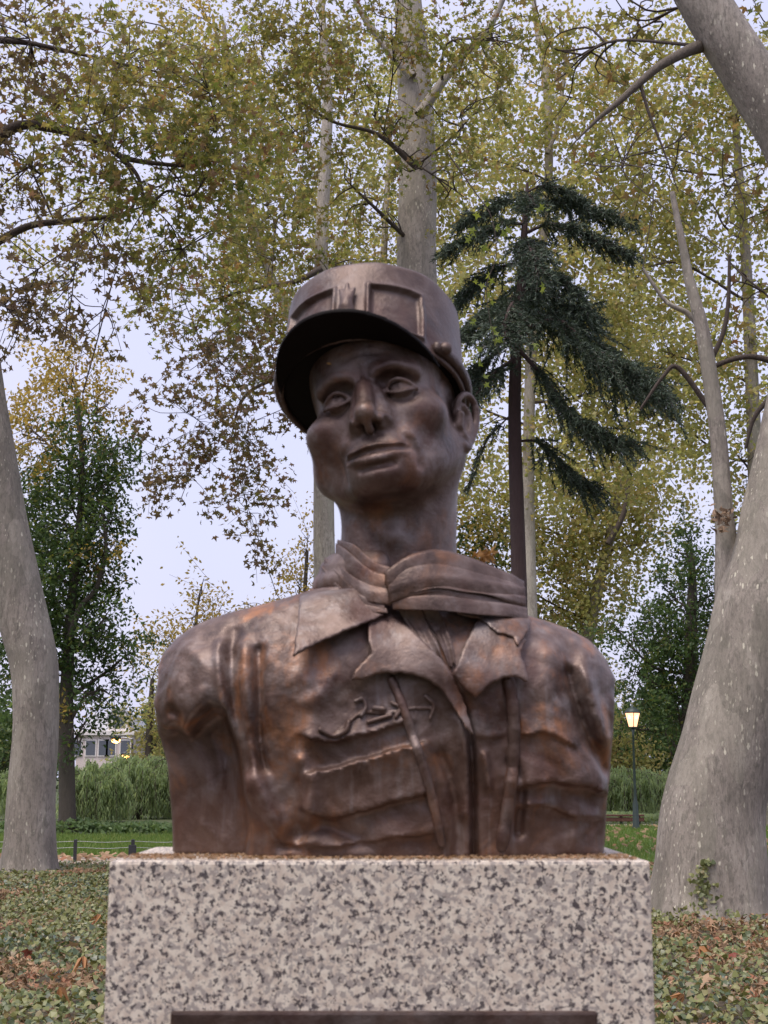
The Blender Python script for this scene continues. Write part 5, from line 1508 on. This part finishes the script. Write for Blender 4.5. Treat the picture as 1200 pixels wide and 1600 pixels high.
lamp_post(1199, 1250, 92, 'distant lit lamp post at the right picture edge past the great trunk', 1221)

# far street lamps with arms, lit
def street_lamp(px, py, Y, arm, label):
    p = at(px, py, Y)
    x1 = at(px + arm, py, Y).x - p.x
    root = empty('street_lamp', (p.x, Y, 0)); tag(root, label, 'street lamp', 'orange street lamps on the far road')
    tube_mesh('pole', [(np.array([(x1, 0, -0.1), (x1, 0, p.z - 0.3), (x1, 0, p.z + 0.02)]), [0.10, 0.07, 0.06])], METAL, root, 8)
    tube_mesh('lamp_arm', [(np.array([(x1, 0, p.z), (x1 * 0.5, 0, p.z + 0.1), (0.1, 0, p.z + 0.08)]), [0.05, 0.045, 0.04])], WIRE, root, 6)
    cyl('lamp_head', [(0.2, p.z - 0.02), (0.34, p.z + 0.06), (0.3, p.z + 0.2), (0.1, p.z + 0.26)], METAL, root, 10)
    cyl('lamp_bowl', [(0.06, p.z - 0.24), (0.22, p.z - 0.16), (0.28, p.z - 0.021)], emit('orange_lamp_bowl', (1.0, 0.42, 0.10), 9), root, 10)
street_lamp(181, 1155, 86, 26, 'orange street lamp on a long arm before the white building')
street_lamp(196, 1180, 104, 12, 'smaller orange street lamp lower down before the white building')

def rail(px0, px1, py, Y, label):
    a, b = at(px0, py, Y), at(px1, py, Y)
    root = empty('wooden_rail', ((a.x + b.x) / 2, Y, 0)); tag(root, label, 'rail', 'low red brown wooden rails by the far path')
    w = (b.x - a.x) / 2
    wood = bark_dark('red_brown_wood', (0.13, 0.055, 0.04))
    bevel_box((-w, -0.05, 0.30), (w, 0.09, 0.36), 0.012, 'plank', wood, root)
    bevel_box((-w, -0.02, 0.14), (w, 0.05, 0.27), 0.012, 'plank', wood, root)
    for s in (-0.85, -0.3, 0.3, 0.85):
        bevel_box((s * w - 0.045, 0.052, -0.05), (s * w + 0.045, 0.13, 0.298), 0.008, 'post', METAL, root)
rail(905, 1007, 1285, 46.5, 'low red brown wooden rail beyond the grass beside the lamp post base')
rail(1180, 1265, 1287, 46.5, 'low red brown wooden rail at the right edge past the great trunk')

def building():
    Y = 150
    x0, x1 = at(118, 1200, Y).x, at(207, 1200, Y).x
    root = empty('apartment_building', ((x0 + x1) / 2, Y, 0)); tag(root, 'pale cream apartment building with an arched dormer glimpsed between the trees', 'building')
    cx = root.location.x
    wall = plain('cream_render', (0.66, 0.56, 0.52), 0.9); zinc = plain('zinc_roof', (0.42, 0.42, 0.46), 0.6)
    glass = plain('dark_window_glass', (0.10, 0.11, 0.13), 0.15); trim = plain('white_trim', (0.74, 0.68, 0.65), 0.8)
    z1 = at(180, 1149, Y).z; z2 = at(180, 1112, Y).z
    bevel_box((x0 - cx, 0, -0.05), (x1 - cx, 12, z1), 0.02, 'wall', wall, root)
    bevel_box((x0 - cx - 0.3, -0.4, z1), (x1 - cx + 0.3, 12.2, z1 + 0.5), 0.05, 'cornice', trim, root)
    # mansard
    V = [(x0 - cx, 0.2, z1 + .5), (x1 - cx, 0.2, z1 + .5), (x1 - cx, 12, z1 + .5), (x0 - cx, 12, z1 + .5), (x0 - cx + 1, 2.2, z2), (x1 - cx - 1.2, 2.2, z2), (x1 - cx - 1.2, 10, z2), (x0 - cx + 1, 10, z2)]
    mesh_obj('roof', V, [(0, 1, 5, 4), (1, 2, 6, 5), (2, 3, 7, 6), (3, 0, 4, 7), (4, 5, 6, 7)], zinc, root, False)
    # arched dormer
    dcx = at(186, 1130, Y).x - cx; w = 1.15; zb = z1 + 0.5; zt = at(186, 1126, Y).z
    ring = [(dcx - w, zb), (dcx + w, zb)] + [(dcx + w * math.cos(a), zt + w * math.sin(a)) for a in np.linspace(0, math.pi, 12)]
    V = [(x, -0.1, z) for x, z in ring] + [(x, 3.0, z) for x, z in ring]; n = len(ring)
    dm = mesh_obj('dormer', V, [tuple(range(n))] + [tuple(range(n, 2 * n))[::-1]] + [(i, i + n, (i + 1) % n + n, (i + 1) % n) for i in range(n)], trim, root, False)
    P = np.array([(dcx + w * 1.08 * math.cos(a), -0.15, zt + w * 1.08 * math.sin(a)) for a in np.linspace(0, math.pi, 16)])
    tube_mesh('arch_moulding', [(P, np.full(16, 0.16))], zinc, dm, 6)
    bevel_box((dcx - 0.6, -0.16, zb + 0.3), (dcx + 0.6, -0.08, zt + 0.5), 0.02, 'pane', glass, dm)
    zs = [z1 - 3.0 * (k + 1) + 0.9 for k in range(4)]
    for z in zs:
        for px in (120, 142, 162, 173, 196):
            x = at(px, 1165, Y).x - cx
            if z < 0.8: continue
            f = bevel_box((x - 0.62, -0.10, z - 0.1), (x + 0.62, -0.002, z + 1.7), 0.02, 'window', trim, root)
            bevel_box((x - 0.48, -0.13, z + 0.05), (x + 0.48, -0.102, z + 1.55), 0.0, 'pane', glass, f)
building()
